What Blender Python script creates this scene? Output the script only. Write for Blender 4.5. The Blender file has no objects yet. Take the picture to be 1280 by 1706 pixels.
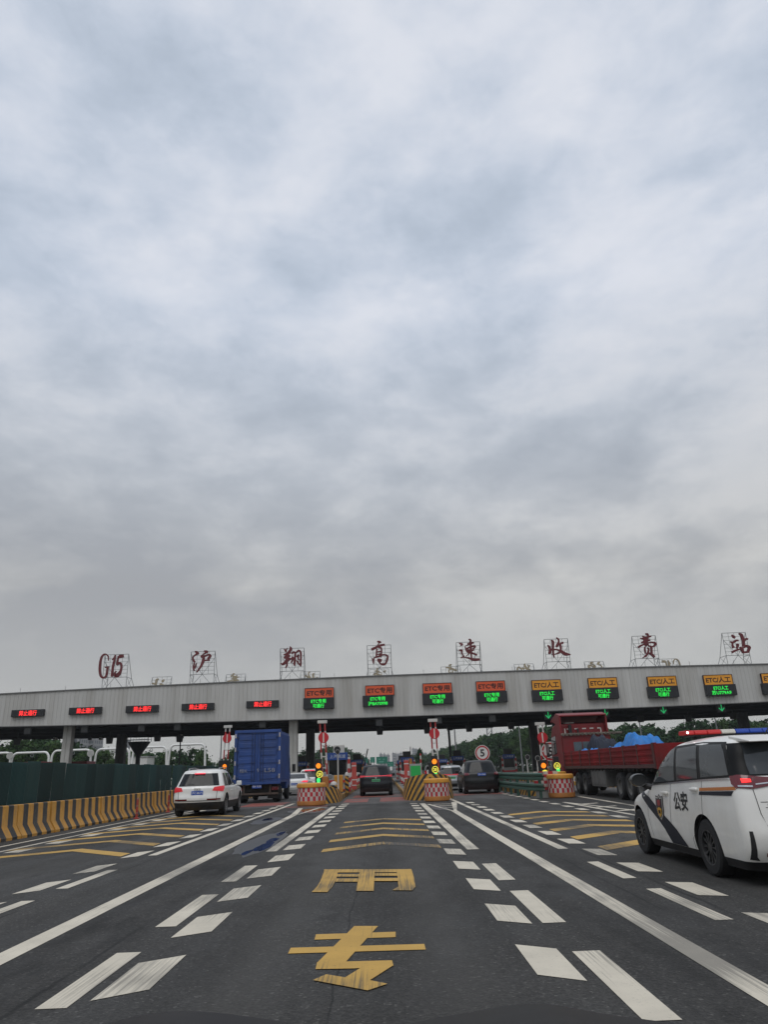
import bpy, bmesh, math, random
from mathutils import Vector, Matrix, noise
R_ = math.radians
random.seed(7)
SC = bpy.context.scene
C = SC.collection

# ---------------------------------------------------------------- camera, world, sun, exposure
H = 1.4
F, CX, CY = 1183.0, 640.0, 853.0
CAM_BASIS = Matrix(((0.99939469, 0.03320417, -0.01037955),
                    (0.00158891, -0.34161505, -0.93983862),
                    (-0.03475237, 0.93925323, -0.34146103)))
cam_d = bpy.data.cameras.new('camera')
cam = bpy.data.objects.new('camera', cam_d)
C.objects.link(cam)
cam_d.sensor_fit = 'VERTICAL'
cam_d.sensor_height = 34.61
cam_d.lens = 24.0
cam_d.clip_start = 0.05
cam_d.clip_end = 20000
# rows of CAM_BASIS give world axes (x, y forward, z up) in camera coordinates
m3 = CAM_BASIS.copy()
SC.camera = cam

SUN_EL, SUN_AZ = R_(58), R_(200)
world = bpy.data.worlds.new('World')
SC.world = world
world.use_nodes = True
nt = world.node_tree
nt.nodes.clear()


def N(tree, typ, **kw):
    n = tree.nodes.new(typ)
    for k, v in kw.items():
        if k in ('operation', 'blend_type', 'data_type', 'noise_dimensions', 'sky_type', 'sun_disc', 'sun_elevation',
                 'sun_rotation', 'interpolation', 'clamp', 'feature', 'noise_type', 'wave_type', 'bands_direction', 'distance', 'vector_type', 'use_clamp'):
            setattr(n, k, v)
        else:
            n.inputs[k].default_value = v
    return n


def L(tree, a, b):
    tree.links.new(a, b)


def math_n(tree, op, a, b=None, c=None, clamp=False):
    n = tree.nodes.new('ShaderNodeMath')
    n.operation = op
    n.use_clamp = clamp
    for i, v in enumerate((a, b, c)):
        if v is None:
            continue
        if isinstance(v, (int, float)):
            n.inputs[i].default_value = v
        else:
            tree.links.new(v, n.inputs[i])
    return n.outputs[0]


def ramp(tree, fac, stops, interp='LINEAR'):
    n = tree.nodes.new('ShaderNodeValToRGB')
    n.color_ramp.interpolation = interp
    els = n.color_ramp.elements
    while len(els) < len(stops):
        els.new(0.5)
    for e, (p, c) in zip(els, stops):
        e.position = p
        e.color = (c[0], c[1], c[2], 1) if not isinstance(c, (int, float)) else (c, c, c, 1)
    tree.links.new(fac, n.inputs[0])
    return n.outputs[0]


def mixc(tree, fac, a, b, blend='MIX'):
    n = tree.nodes.new('ShaderNodeMix')
    n.data_type = 'RGBA'
    n.blend_type = blend
    for sock, v in ((n.inputs['Factor'], fac), (n.inputs[6], a), (n.inputs[7], b)):
        if isinstance(v, (int, float)):
            sock.default_value = v
        elif isinstance(v, (tuple, list)):
            sock.default_value = (v[0], v[1], v[2], 1)
        else:
            tree.links.new(v, sock)
    return n.outputs[2]


def noise_n(tree, vec, scale, detail=4, rough=0.55, dist=0.0):
    n = tree.nodes.new('ShaderNodeTexNoise')
    n.inputs['Scale'].default_value = scale
    n.inputs['Detail'].default_value = detail
    n.inputs['Roughness'].default_value = rough
    n.inputs['Distortion'].default_value = dist
    if vec is not None:
        tree.links.new(vec, n.inputs['Vector'])
    return n.outputs['Fac']


def mapping(tree, vec, scale=(1, 1, 1), loc=(0, 0, 0), rot=(0, 0, 0)):
    n = tree.nodes.new('ShaderNodeMapping')
    n.inputs['Scale'].default_value = scale
    n.inputs['Location'].default_value = loc
    n.inputs['Rotation'].default_value = rot
    tree.links.new(vec, n.inputs['Vector'])
    return n.outputs['Vector']


def build_world():
    t = nt
    out = t.nodes.new('ShaderNodeOutputWorld')
    bg = t.nodes.new('ShaderNodeBackground')
    sky = t.nodes.new('ShaderNodeTexSky')
    sky.sky_type = 'NISHITA'
    sky.sun_disc = False
    sky.sun_elevation = SUN_EL
    sky.sun_rotation = SUN_AZ
    skyc = mixc(t, 1.0, sky.outputs[0], (0.10, 0.10, 0.10), 'MULTIPLY')
    tc = t.nodes.new('ShaderNodeTexCoord')
    sep = t.nodes.new('ShaderNodeSeparateXYZ')
    L(t, tc.outputs['Generated'], sep.inputs[0])
    z = math_n(t, 'MAXIMUM', sep.outputs[2], 0.0)
    D = tc.outputs['Generated']
    OFF = (11.3, 3.8, 5.2)
    big = noise_n(t, mapping(t, D, (1.0, 1.0, 1.5), OFF), 2.6, 3, 0.5, 0.3)
    mid = noise_n(t, mapping(t, D, (1.0, 1.0, 1.8), (OFF[1] + 2.0, OFF[0], OFF[2])), 6.0, 5, 0.52, 0.25)
    fine = noise_n(t, mapping(t, D, (1.0, 1.0, 2.0), (5.7, 3.2, OFF[0])), 19.0, 5, 0.6, 0.2)
    s = math_n(t, 'ADD', math_n(t, 'MULTIPLY', big, 0.42), math_n(t, 'MULTIPLY', mid, 0.46))
    s = math_n(t, 'ADD', s, math_n(t, 'MULTIPLY', fine, 0.17))
    # the brighter part of the overcast lies above and to one side
    s = math_n(t, 'ADD', s, math_n(t, 'MULTIPLY', sep.outputs[0], 0.11))
    s = math_n(t, 'ADD', s, math_n(t, 'MULTIPLY', math_n(t, 'SUBTRACT', z, 0.5), 0.08))
    cloud = ramp(t, s, [(0.34, (0.42, 0.48, 0.57)), (0.45, (0.50, 0.57, 0.675)), (0.545, (0.61, 0.67, 0.775)),
                        (0.67, (0.79, 0.815, 0.88))], 'B_SPLINE')
    # the layer is warmer and even towards the skyline
    warm = ramp(t, s, [(0.36, (0.375, 0.38, 0.392)), (0.455, (0.455, 0.456, 0.455)), (0.57, (0.60, 0.594, 0.575))])
    hz = ramp(t, z, [(0.03, 1.0), (0.24, 0.95), (0.38, 0.5), (0.58, 0.0)])
    cl = mixc(t, hz, cloud, warm)
    hz2 = ramp(t, z, [(0.0, 1.0), (0.10, 0.8), (0.22, 0.0)])
    cl = mixc(t, hz2, cl, (0.48, 0.476, 0.466))
    col = mixc(t, 0.93, skyc, cl)
    L(t, col, bg.inputs[0])
    bg.inputs[1].default_value = 1.0
    L(t, bg.outputs[0], out.inputs[0])


build_world()
sun_d = bpy.data.lights.new('sun', 'SUN')
sun_d.energy = 1.0
sun_d.angle = R_(40)
sun_d.color = (1.0, 0.965, 0.91)
sun = bpy.data.objects.new('sun', sun_d)
C.objects.link(sun)
sd = Vector((math.sin(SUN_AZ) * math.cos(SUN_EL), math.cos(SUN_AZ) * math.cos(SUN_EL), math.sin(SUN_EL)))
sun.rotation_euler = sd.to_track_quat('Z', 'Y').to_euler()
sun.location = (0, -20, 60)
vs = SC.view_settings
vs.view_transform = 'Standard'
vs.look = 'None'
vs.gamma = 1
vs.use_curve_mapping = False
vs.exposure = 0.0
SC.cycles.volume_bounces = 1
SC.cycles.max_bounces = 8
M4 = m3.to_4x4()
M4.translation = (0, 0, H)
cam.matrix_world = M4


def ray(px, py):
    return m3 @ Vector(((px - CX) / F, -(py - CY) / F, -1))


def G(px, py, z=0.0):
    v = ray(px, py)
    t = (z - H) / v.z
    return (v.x * t, v.y * t)


def PY(px, py, y):
    v = ray(px, py)
    t = y / v.y
    return (v.x * t, H + v.z * t)


# ---------------------------------------------------------------- materials
MATS = {}


def pm(name, col, rough=0.6, metal=0.0, var=0.12, scale=3.0, bump=0.0, coat=0.0, spec=0.5, dirt=None, dirt_amt=0.0, stretch=(1, 1, 1), ovar=0.0):
    """Principled material with noise variation of the base colour, and optional dirt patches."""
    if name in MATS:
        return MATS[name]
    m = bpy.data.materials.new(name)
    m.use_nodes = True
    t = m.node_tree
    b = t.nodes['Principled BSDF']
    tc = t.nodes.new('ShaderNodeTexCoord')
    vec = mapping(t, tc.outputs['Object'], stretch)
    oi = t.nodes.new('ShaderNodeObjectInfo')
    of = t.nodes.new('ShaderNodeVectorMath')
    of.operation = 'ADD'
    L(t, vec, of.inputs[0])
    L(t, math_n(t, 'MULTIPLY', oi.outputs['Random'], 37.0), of.inputs[1])
    vec = of.outputs[0]
    rvar = math_n(t, 'ADD', math_n(t, 'MULTIPLY', math_n(t, 'SUBTRACT', oi.outputs['Random'], 0.5), ovar), 1.0)
    nz = noise_n(t, vec, scale, 6, 0.6)
    lo = tuple(max(0, c * (1 - var)) for c in col)
    hi = tuple(min(1, c * (1 + var)) for c in col)
    c = ramp(t, nz, [(0.3, lo), (0.7, hi)])
    if dirt is not None:
        n2 = noise_n(t, mapping(t, vec, (1, 1, 1), (4, 2, 7)), scale * 0.6, 8, 0.7)
        f = ramp(t, n2, [(0.45, 0.0), (0.72, dirt_amt)])
        c = mixc(t, f, c, dirt)
    if ovar > 0:
        c = mixc(t, 1.0, c, rvar, 'MULTIPLY')
    L(t, c, b.inputs['Base Color'])
    b.inputs['Roughness'].default_value = rough
    b.inputs['Metallic'].default_value = metal
    b.inputs['Specular IOR Level'].default_value = spec
    b.inputs['Coat Weight'].default_value = coat
    b.inputs['Coat Roughness'].default_value = 0.08
    if bump > 0:
        bn = t.nodes.new('ShaderNodeBump')
        bn.inputs['Strength'].default_value = bump
        bn.inputs['Distance'].default_value = 0.02
        L(t, noise_n(t, vec, scale * 8, 6, 0.6), bn.inputs['Height'])
        L(t, bn.outputs[0], b.inputs['Normal'])
    MATS[name] = m
    return m


def em(name, col, strength, base=None):
    if name in MATS:
        return MATS[name]
    m = bpy.data.materials.new(name)
    m.use_nodes = True
    t = m.node_tree
    b = t.nodes['Principled BSDF']
    tc = t.nodes.new('ShaderNodeTexCoord')
    nz = noise_n(t, tc.outputs['Object'], 9.0, 3)
    c = ramp(t, nz, [(0.3, tuple(x * 0.85 for x in col)), (0.7, col)])
    b.inputs['Base Color'].default_value = (*(base or tuple(x * 0.4 for x in col)), 1)
    L(t, c, b.inputs['Emission Color'])
    b.inputs['Emission Strength'].default_value = strength
    MATS[name] = m
    return m


def stripe_mat(name, ca, cb, coef, period, duty=0.5, rough=0.6, dirt=(0.16, 0.14, 0.11), dirt_amt=0.5, absx=False, edge=0.0):
    """Painted two-colour stripes along coef . (x, y, z) in object space, chipped and dirty."""
    if name in MATS:
        return MATS[name]
    m = bpy.data.materials.new(name)
    m.use_nodes = True
    t = m.node_tree
    b = t.nodes['Principled BSDF']
    tc = t.nodes.new('ShaderNodeTexCoord')
    sp = t.nodes.new('ShaderNodeSeparateXYZ')
    L(t, tc.outputs['Object'], sp.inputs[0])
    x = sp.outputs[0]
    if absx:
        x = math_n(t, 'ABSOLUTE', x)
    s = math_n(t, 'MULTIPLY', x, coef[0])
    s = math_n(t, 'ADD', s, math_n(t, 'MULTIPLY', sp.outputs[1], coef[1]))
    s = math_n(t, 'ADD', s, math_n(t, 'MULTIPLY', sp.outputs[2], coef[2]))
    s = math_n(t, 'ADD', s, math_n(t, 'MULTIPLY', noise_n(t, tc.outputs['Object'], 4, 3), 0.02))
    fr = math_n(t, 'FRACT', math_n(t, 'DIVIDE', s, period))
    st = math_n(t, 'GREATER_THAN', fr, duty)
    oi = t.nodes.new('ShaderNodeObjectInfo')
    of = t.nodes.new('ShaderNodeVectorMath')
    of.operation = 'ADD'
    L(t, tc.outputs['Object'], of.inputs[0])
    L(t, math_n(t, 'MULTIPLY', oi.outputs['Random'], 37.0), of.inputs[1])
    n1 = noise_n(t, of.outputs[0], 5, 8, 0.65)
    n1b = ramp(t, n1, [(0.3, 0.8), (0.7, 1.12)])
    c = mixc(t, st, ca, cb)
    c = mixc(t, 1.0, c, n1b, 'MULTIPLY')
    n2 = noise_n(t, mapping(t, of.outputs[0], (1, 1, 0.6), (3, 5, 1)), 3.2, 9, 0.72)
    c = mixc(t, ramp(t, n2, [(0.5, 0.0), (0.68, dirt_amt)]), c, dirt)
    L(t, c, b.inputs['Base Color'])
    b.inputs['Roughness'].default_value = rough
    MATS[name] = m
    return m


def asphalt_mat(name, dark, light, tint_scale=0.25, cracks=True, seamy=None, gore=False):
    m = bpy.data.materials.new(name)
    m.use_nodes = True
    t = m.node_tree
    b = t.nodes['Principled BSDF']
    tc = t.nodes.new('ShaderNodeTexCoord')
    O = tc.outputs['Object']
    a = noise_n(t, O, tint_scale, 6, 0.6)
    tr = noise_n(t, mapping(t, O, (1.1, 0.035, 1)), 1.0, 5, 0.6)
    s = math_n(t, 'ADD', math_n(t, 'MULTIPLY', a, 0.5), math_n(t, 'MULTIPLY', tr, 0.5))
    c = ramp(t, s, [(0.38, dark), (0.60, light)])
    # exposed stone chips
    v = t.nodes.new('ShaderNodeTexVoronoi')
    v.inputs['Scale'].default_value = 55
    L(t, O, v.inputs['Vector'])
    sepc = t.nodes.new('ShaderNodeSeparateColor')
    L(t, v.outputs['Color'], sepc.inputs[0])
    chip = ramp(t, sepc.outputs[0], [(0.0, 0.62), (0.55, 1.0), (0.9, 1.3), (0.965, 1.45), (0.985, 2.5)])
    c = mixc(t, 1.0, c, chip, 'MULTIPLY')
    # old tar patches and oil spots
    oil = noise_n(t, mapping(t, O, (1, 0.3, 1), (2, 9, 0)), 0.9, 7, 0.7)
    c = mixc(t, ramp(t, oil, [(0.58, 0.0), (0.70, 0.55)]), c, tuple(x * 0.55 for x in dark))
    if cracks:
        w = noise_n(t, O, 1.4, 5, 0.6)
        vv = t.nodes.new('ShaderNodeTexVoronoi')
        vv.feature = 'DISTANCE_TO_EDGE'
        vv.inputs['Scale'].default_value = 0.42
        comb = t.nodes.new('ShaderNodeVectorMath')
        comb.operation = 'ADD'
        sc = t.nodes.new('ShaderNodeVectorMath')
        sc.operation = 'SCALE'
        ncol = t.nodes.new('ShaderNodeTexNoise')
        ncol.inputs['Scale'].default_value = 1.3
        ncol.inputs['Detail'].default_value = 6
        L(t, O, ncol.inputs['Vector'])
        L(t, ncol.outputs['Color'], sc.inputs[0])
        sc.inputs['Scale'].default_value = 1.6
        L(t, mapping(t, O, (1, 0.4, 1)), comb.inputs[0])
        L(t, sc.outputs[0], comb.inputs[1])
        L(t, comb.outputs[0], vv.inputs['Vector'])
        cr = ramp(t, vv.outputs['Distance'], [(0.004, 1.0), (0.018, 0.0)])
        gate = ramp(t, noise_n(t, O, 0.22, 3), [(0.5, 0.0), (0.62, 0.55)])
        c = mixc(t, math_n(t, 'MULTIPLY', cr, gate), c, tuple(x * 0.35 for x in dark))
    if gore:
        sp = t.nodes.new('ShaderNodeSeparateXYZ')
        L(t, O, sp.inputs[0])
        wig = math_n(t, 'MULTIPLY', math_n(t, 'SUBTRACT', noise_n(t, O, 0.8, 6, 0.65), 0.5), 0.5)
        for cx_, half, amt in ((-2.8, 0.55, 0.8), (1.95, 0.35, 0.5), (2.75, 0.25, 0.45), (-6.3, 1.2, 0.3)):
            dx = math_n(t, 'ABSOLUTE', math_n(t, 'SUBTRACT', math_n(t, 'ADD', sp.outputs[0], wig), cx_))
            msk = ramp(t, math_n(t, 'DIVIDE', dx, half * 2), [(0.25, 1.0), (0.5, 0.0)])
            pn = ramp(t, noise_n(t, mapping(t, O, (1.5, 0.5, 1), (cx_, 3, 0)), 1.1, 8, 0.72), [(0.47, 0.0), (0.60, amt)])
            c = mixc(t, math_n(t, 'MULTIPLY', msk, pn), c, tuple(x * 0.42 for x in dark))
        for cx_, wd in ((2.72, 0.010), (3.28, 0.014), (-2.5, 0.012), (-4.35, 0.009), (-0.4, 0.005)):
            dx = math_n(t, 'ABSOLUTE', math_n(t, 'SUBTRACT', math_n(t, 'ADD', sp.outputs[0], math_n(t, 'MULTIPLY', wig, 0.3)), cx_))
            ln = ramp(t, math_n(t, 'DIVIDE', dx, wd * 3), [(0.3, 0.75), (0.75, 0.0)])
            gt = ramp(t, noise_n(t, mapping(t, O, (1, 0.3, 1), (cx_ * 3, 1, 0)), 0.9, 3), [(0.42, 0.0), (0.54, 1.0)])
            c = mixc(t, math_n(t, 'MULTIPLY', ln, gt), c, tuple(x * 0.3 for x in dark))
        for cx_, half in ((-1.05, 0.38), (0.45, 0.38), (4.2, 0.35), (5.7, 0.35), (-7.7, 0.4), (-6.0, 0.4)):
            dx = math_n(t, 'ABSOLUTE', math_n(t, 'SUBTRACT', math_n(t, 'ADD', sp.outputs[0], math_n(t, 'MULTIPLY', wig, 0.4)), cx_))
            msk = ramp(t, math_n(t, 'DIVIDE', dx, half * 2), [(0.1, 0.35), (0.5, 0.0)])
            c = mixc(t, msk, c, tuple(x * 1.35 for x in light))
    if seamy:
        sp = t.nodes.new('ShaderNodeSeparateXYZ')
        L(t, O, sp.inputs[0])
        fx = math_n(t, 'FRACT', math_n(t, 'DIVIDE', sp.outputs[1], seamy))
        ln = ramp(t, fx, [(0.0, 1.0), (0.012, 0.0)])
        c = mixc(t, math_n(t, 'MULTIPLY', ln, 0.6), c, tuple(x * 0.4 for x in dark))
    L(t, c, b.inputs['Base Color'])
    rg = ramp(t, oil, [(0.45, 0.86), (0.7, 0.6)])
    L(t, rg, b.inputs['Roughness'])
    b.inputs['Specular IOR Level'].default_value = 0.35
    bn = t.nodes.new('ShaderNodeBump')
    bn.inputs['Strength'].default_value = 0.35
    bn.inputs['Distance'].default_value = 0.008
    L(t, v.outputs['Distance'], bn.inputs['Height'])
    L(t, bn.outputs[0], b.inputs['Normal'])
    return m


def paint_mat(name, col, under, wear=0.5, wear2=0.3):
    m = bpy.data.materials.new(name)
    m.use_nodes = True
    t = m.node_tree
    b = t.nodes['Principled BSDF']
    tc = t.nodes.new('ShaderNodeTexCoord')
    O = tc.outputs['Object']
    n0 = noise_n(t, O, 2.0, 6, 0.6)
    c = ramp(t, n0, [(0.3, tuple(x * 0.80 for x in col)), (0.7, col)])
    # tyre scuffs running along the lane
    st = noise_n(t, mapping(t, O, (48, 0.6, 1)), 1.0, 5, 0.75)
    lo = noise_n(t, mapping(t, O, (0.55, 0.35, 1), (7, 1, 0)), 1.0, 3, 0.5)
    s = math_n(t, 'ADD', math_n(t, 'MULTIPLY', st, 0.55), math_n(t, 'MULTIPLY', lo, 0.65))
    f = ramp(t, s, [(0.585, 0.0), (0.70, wear)])
    c = mixc(t, f, c, under)
    ch = noise_n(t, O, 38, 4, 0.7)
    f2 = ramp(t, ch, [(0.60, 0.0), (0.72, wear2)])
    c = mixc(t, f2, c, under)
    L(t, c, b.inputs['Base Color'])
    b.inputs['Roughness'].default_value = 0.7
    return m


def glass(name='dark_glass', col=(0.012, 0.014, 0.016), rough=0.06):
    return pm(name, col, rough, 0.0, 0.2, 2.0, spec=0.6)


ASPH = asphalt_mat('asphalt', (0.024, 0.023, 0.0213), (0.049, 0.047, 0.0435), gore=True)
CONC = asphalt_mat('plaza_concrete', (0.055, 0.052, 0.049), (0.105, 0.10, 0.094), 0.3, True, 5.0)
WHITE_P = paint_mat('white_road_paint', (0.66, 0.60, 0.485), (0.075, 0.072, 0.068), 0.65, 0.45)
YEL_P = paint_mat('yellow_road_paint', (0.56, 0.335, 0.068), (0.085, 0.07, 0.045), 0.9, 0.55)
YEL_W = paint_mat('worn_yellow_road_paint', (0.50, 0.31, 0.075), (0.06, 0.055, 0.048), 1.0, 0.7)
RED_P = paint_mat('red_road_paint', (0.26, 0.07, 0.05), (0.10, 0.09, 0.085), 1.0, 0.7)


# ---------------------------------------------------------------- object helpers
class MB:
    def __init__(self):
        self.v, self.f, self.m = [], [], []

    def add(self, vs, fs, mi=0):
        o = len(self.v)
        self.v += [tuple(p) for p in vs]
        for q in fs:
            self.f.append([o + i for i in q])
            self.m.append(mi)
        return self

    def box(self, x0, x1, y0, y1, z0, z1, mi=0):
        v = [(x, y, z) for z in (z0, z1) for y in (y0, y1) for x in (x0, x1)]
        return self.add(v, [(0, 2, 3, 1), (4, 5, 7, 6), (0, 1, 5, 4), (2, 6, 7, 3), (0, 4, 6, 2), (1, 3, 7, 5)], mi)

    def cbox(self, c, s, rz=0.0, mi=0, rx=0.0, ry=0.0):
        M = Matrix.Translation(c) @ Matrix.Rotation(rz, 4, 'Z') @ Matrix.Rotation(ry, 4, 'Y') @ Matrix.Rotation(rx, 4, 'X')
        v = [M @ Vector((x * s[0] / 2, y * s[1] / 2, z * s[2] / 2)) for z in (-1, 1) for y in (-1, 1) for x in (-1, 1)]
        return self.add(v, [(0, 2, 3, 1), (4, 5, 7, 6), (0, 1, 5, 4), (2, 6, 7, 3), (0, 4, 6, 2), (1, 3, 7, 5)], mi)

    def tube(self, pts, r, n=8, mi=0):
        pts = [Vector(p) for p in pts]
        rr = r if isinstance(r, (list, tuple)) else [r] * len(pts)
        vs, fs = [], []
        prev = None
        for i, p in enumerate(pts):
            d = (pts[min(i + 1, len(pts) - 1)] - pts[max(i - 1, 0)]).normalized()
            if prev is None:
                a = d.orthogonal().normalized()
            else:
                a = (prev - d * prev.dot(d)).normalized()
            prev = a
            b = d.cross(a)
            for k in range(n):
                th = 2 * math.pi * k / n
                vs.append(p + (a * math.cos(th) + b * math.sin(th)) * rr[i])
        for i in range(len(pts) - 1):
            for k in range(n):
                fs.append((i * n + k, i * n + (k + 1) % n, (i + 1) * n + (k + 1) % n, (i + 1) * n + k))
        fs.append(tuple(range(n))[::-1])
        fs.append(tuple((len(pts) - 1) * n + k for k in range(n)))
        return self.add(vs, fs, mi)

    def lathe(self, c, prof, n=24, axis='z', mi=0, mfun=None, sx=1.0):
        """prof: list of (r, h) ; revolved about the axis through c."""
        c = Vector(c)
        vs, fs, ms = [], [], []
        for (r, h) in prof:
            for k in range(n):
                a = 2 * math.pi * k / n
                u, w = r * math.cos(a) * sx, r * math.sin(a)
                p = {'z': (u, w, h), 'x': (h, u, w), 'y': (u, h, w)}[axis]
                vs.append(c + Vector(p))
        o = len(self.v)
        self.v += [tuple(p) for p in vs]
        for i in range(len(prof) - 1):
            for k in range(n):
                self.f.append([o + i * n + k, o + i * n + (k + 1) % n, o + (i + 1) * n + (k + 1) % n, o + (i + 1) * n + k])
                self.m.append(mfun(i, k) if mfun else mi)
        for i, rev in ((0, True), (len(prof) - 1, False)):
            if prof[i][0] > 1e-4 and prof[0] != prof[-1]:
                q = [o + i * n + k for k in range(n)]
                self.f.append(q[::-1] if rev else q)
                self.m.append(mfun(i, 0) if mfun else mi)
        return self

    def prism(self, poly, d0, d1, plane='xz', mi=0):
        """poly 2D list; plane xz -> extruded along y from d0 to d1, xy -> along z, yz -> along x"""
        def P(a, b, d):
            return {'xz': (a, d, b), 'xy': (a, b, d), 'yz': (d, a, b)}[plane]
        n = len(poly)
        vs = [P(a, b, d0) for a, b in poly] + [P(a, b, d1) for a, b in poly]
        fs = [tuple(range(n)), tuple(range(2 * n - 1, n - 1, -1))]
        fs += [(i, i + n, (i + 1) % n + n, (i + 1) % n) for i in range(n)]
        return self.add(vs, fs, mi)

    def sheet(self, poly, z, mi=0):
        return self.add([(a, b, z) for a, b in poly], [tuple(range(len(poly)))], mi)

    def mesh(self, name, mats, smooth=None):
        me = bpy.data.meshes.new(name)
        me.from_pydata(self.v, [], self.f)
        for q in (mats if isinstance(mats, (list, tuple)) else [mats]):
            me.materials.append(q)
        me.polygons.foreach_set('material_index', self.m)
        bm = bmesh.new()
        bm.from_mesh(me)
        bmesh.ops.recalc_face_normals(bm, faces=bm.faces)
        bm.to_mesh(me)
        bm.free()
        if smooth is not None:
            me.polygons.foreach_set('use_smooth', [True] * len(me.polygons))
            me.set_sharp_from_angle(angle=R_(smooth))
        return me

    def build(self, name, mats, parent=None, smooth=None, bevel=None, loc=None):
        o = bpy.data.objects.new(name, self.mesh(name, mats, smooth))
        C.objects.link(o)
        if parent is not None:
            o.parent = parent
        if loc is not None:
            o.location = loc
        if bevel:
            b = o.modifiers.new('Bevel', 'BEVEL')
            b.width = bevel
            b.segments = 2
            b.limit_method = 'ANGLE'
            b.harden_normals = False
        return o


def tag(o, label=None, cat=None, group=None, kind=None):
    if label:
        o['label'] = label
    if cat:
        o['category'] = cat
    if group:
        o['group'] = group
    if kind:
        o['kind'] = kind
    return o


def thing(name, label, cat, loc=(0, 0, 0), rz=0.0, group=None):
    o = bpy.data.objects.new(name, None)
    o.empty_display_size = 0.3
    C.objects.link(o)
    o.location = loc
    o.rotation_euler = (0, 0, rz)
    return tag(o, label, cat, group)


KIDS = {}


def kids(o):
    return [c for c in C.objects if c.parent is o]


def dup(root, loc, rz=None, label=None, scale=None):
    r = root.copy()
    C.objects.link(r)
    r.location = loc
    if rz is not None:
        r.rotation_euler = (0, 0, rz)
    if scale:
        r.scale = scale if isinstance(scale, (tuple, list)) else (scale,) * 3
    if label:
        r['label'] = label

    def rec(a, b):
        for ch in kids(a):
            c = ch.copy()
            C.objects.link(c)
            c.parent = b
            rec(ch, c)
    rec(root, r)
    return r


TXT = {}


def text_geo(s, size=1.0, bold=0.0, shear=0.0):
    """2D mesh of the string, centred on its bounding box: (verts2d, faces, w, h)."""
    key = (s, size, bold, shear)
    if key in TXT:
        return TXT[key]
    cu = bpy.data.curves.new('txt', 'FONT')
    cu.body = s
    cu.size = size
    cu.offset = bold
    cu.shear = shear
    cu.align_x = 'CENTER'
    cu.resolution_u = 2
    ob = bpy.data.objects.new('txt', cu)
    C.objects.link(ob)
    dg = bpy.context.evaluated_depsgraph_get()
    dg.update()
    me = bpy.data.meshes.new_from_object(ob.evaluated_get(dg))
    vs = [(v.co.x, v.co.y) for v in me.vertices]
    fs = [tuple(p.vertices) for p in me.polygons]
    bpy.data.objects.remove(ob)
    bpy.data.curves.remove(cu)
    bpy.data.meshes.remove(me)
    if vs:
        x0, x1 = min(v[0] for v in vs), max(v[0] for v in vs)
        y0, y1 = min(v[1] for v in vs), max(v[1] for v in vs)
        vs = [(x - (x0 + x1) / 2, y - (y0 + y1) / 2) for x, y in vs]
        TXT[key] = (vs, fs, x1 - x0, y1 - y0)
    else:
        TXT[key] = ([], [], 1, 1)
    return TXT[key]


def add_text(mb, s, cx, cz, y, width, height, bold=0.0, mi=0, mirror=False, thick=0.0):
    """Fit the string in a box in the XZ plane, facing -Y."""
    vs, fs, w, h = text_geo(s, 1.0, bold)
    kx, kz = width / w, height / h
    sg = -1 if mirror else 1
    pts = [(cx + sg * a * kx, y, cz + b * kz) for a, b in vs]
    mb.add(pts, fs, mi)
    return mb


def patch(poly, fn, step=0.08, off=0.004):
    """Flat polygon (a, b) cut into small cells and laid on a curved surface: fn(a, b) -> (point, normal)."""
    bm = bmesh.new()
    vs = [bm.verts.new((a, b, 0)) for a, b in poly]
    bm.faces.new(vs)
    a0, a1 = min(p[0] for p in poly), max(p[0] for p in poly)
    b0, b1 = min(p[1] for p in poly), max(p[1] for p in poly)
    for lo, hi, no in ((a0, a1, (1, 0, 0)), (b0, b1, (0, 1, 0))):
        k = lo + step
        while k < hi - 1e-4:
            bmesh.ops.bisect_plane(bm, geom=bm.verts[:] + bm.edges[:] + bm.faces[:], dist=1e-6,
                                   plane_co=(k, 0, 0) if no[0] else (0, k, 0), plane_no=no)
            k += step
    bm.verts.index_update()
    out = []
    for v in bm.verts:
        p, n = fn(v.co.x, v.co.y)
        out.append(tuple(Vector(p) + Vector(n) * off))
    fs = [tuple(v.index for v in f.verts) for f in bm.faces]
    bm.free()
    return out, fs

# ---------------------------------------------------------------- ground, roads, markings
GROUND = pm('verge_earth', (0.075, 0.082, 0.05), 0.95, 0, 0.35, 0.15, 0.4)


def struct(name, mb, m, **kw):
    return tag(mb.build(name, m, **kw), kind='structure')


struct('ground', MB().box(-2500, 2500, -300, 4000, -0.6, -0.05), GROUND)
struct('road', MB().sheet([(-40, -25), (48, -25), (48, 34.5), (-40, 34.5)], 0.0), ASPH)
struct('toll_plaza_pavement', MB().sheet([(-52, 34.5), (58, 34.5), (58, 125), (-52, 125)], -0.004), CONC)
struct('expressway_road', MB().sheet([(-24, 125), (26, 125), (16, 1600), (-16, 1600)], -0.008), ASPH)

white = MB()
yellow = MB()
ZM = [0.004]


def zt():
    ZM[0] += 0.00012
    return ZM[0]


def q4(mb, x0, x1, y0, y1, skew=0.0):
    """marking between y0 and y1; skew lifts the x1 side."""
    mb.sheet([(x0, y0), (x1, y0 + skew), (x1, y1 + skew), (x0, y1)], 0.004)


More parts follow.
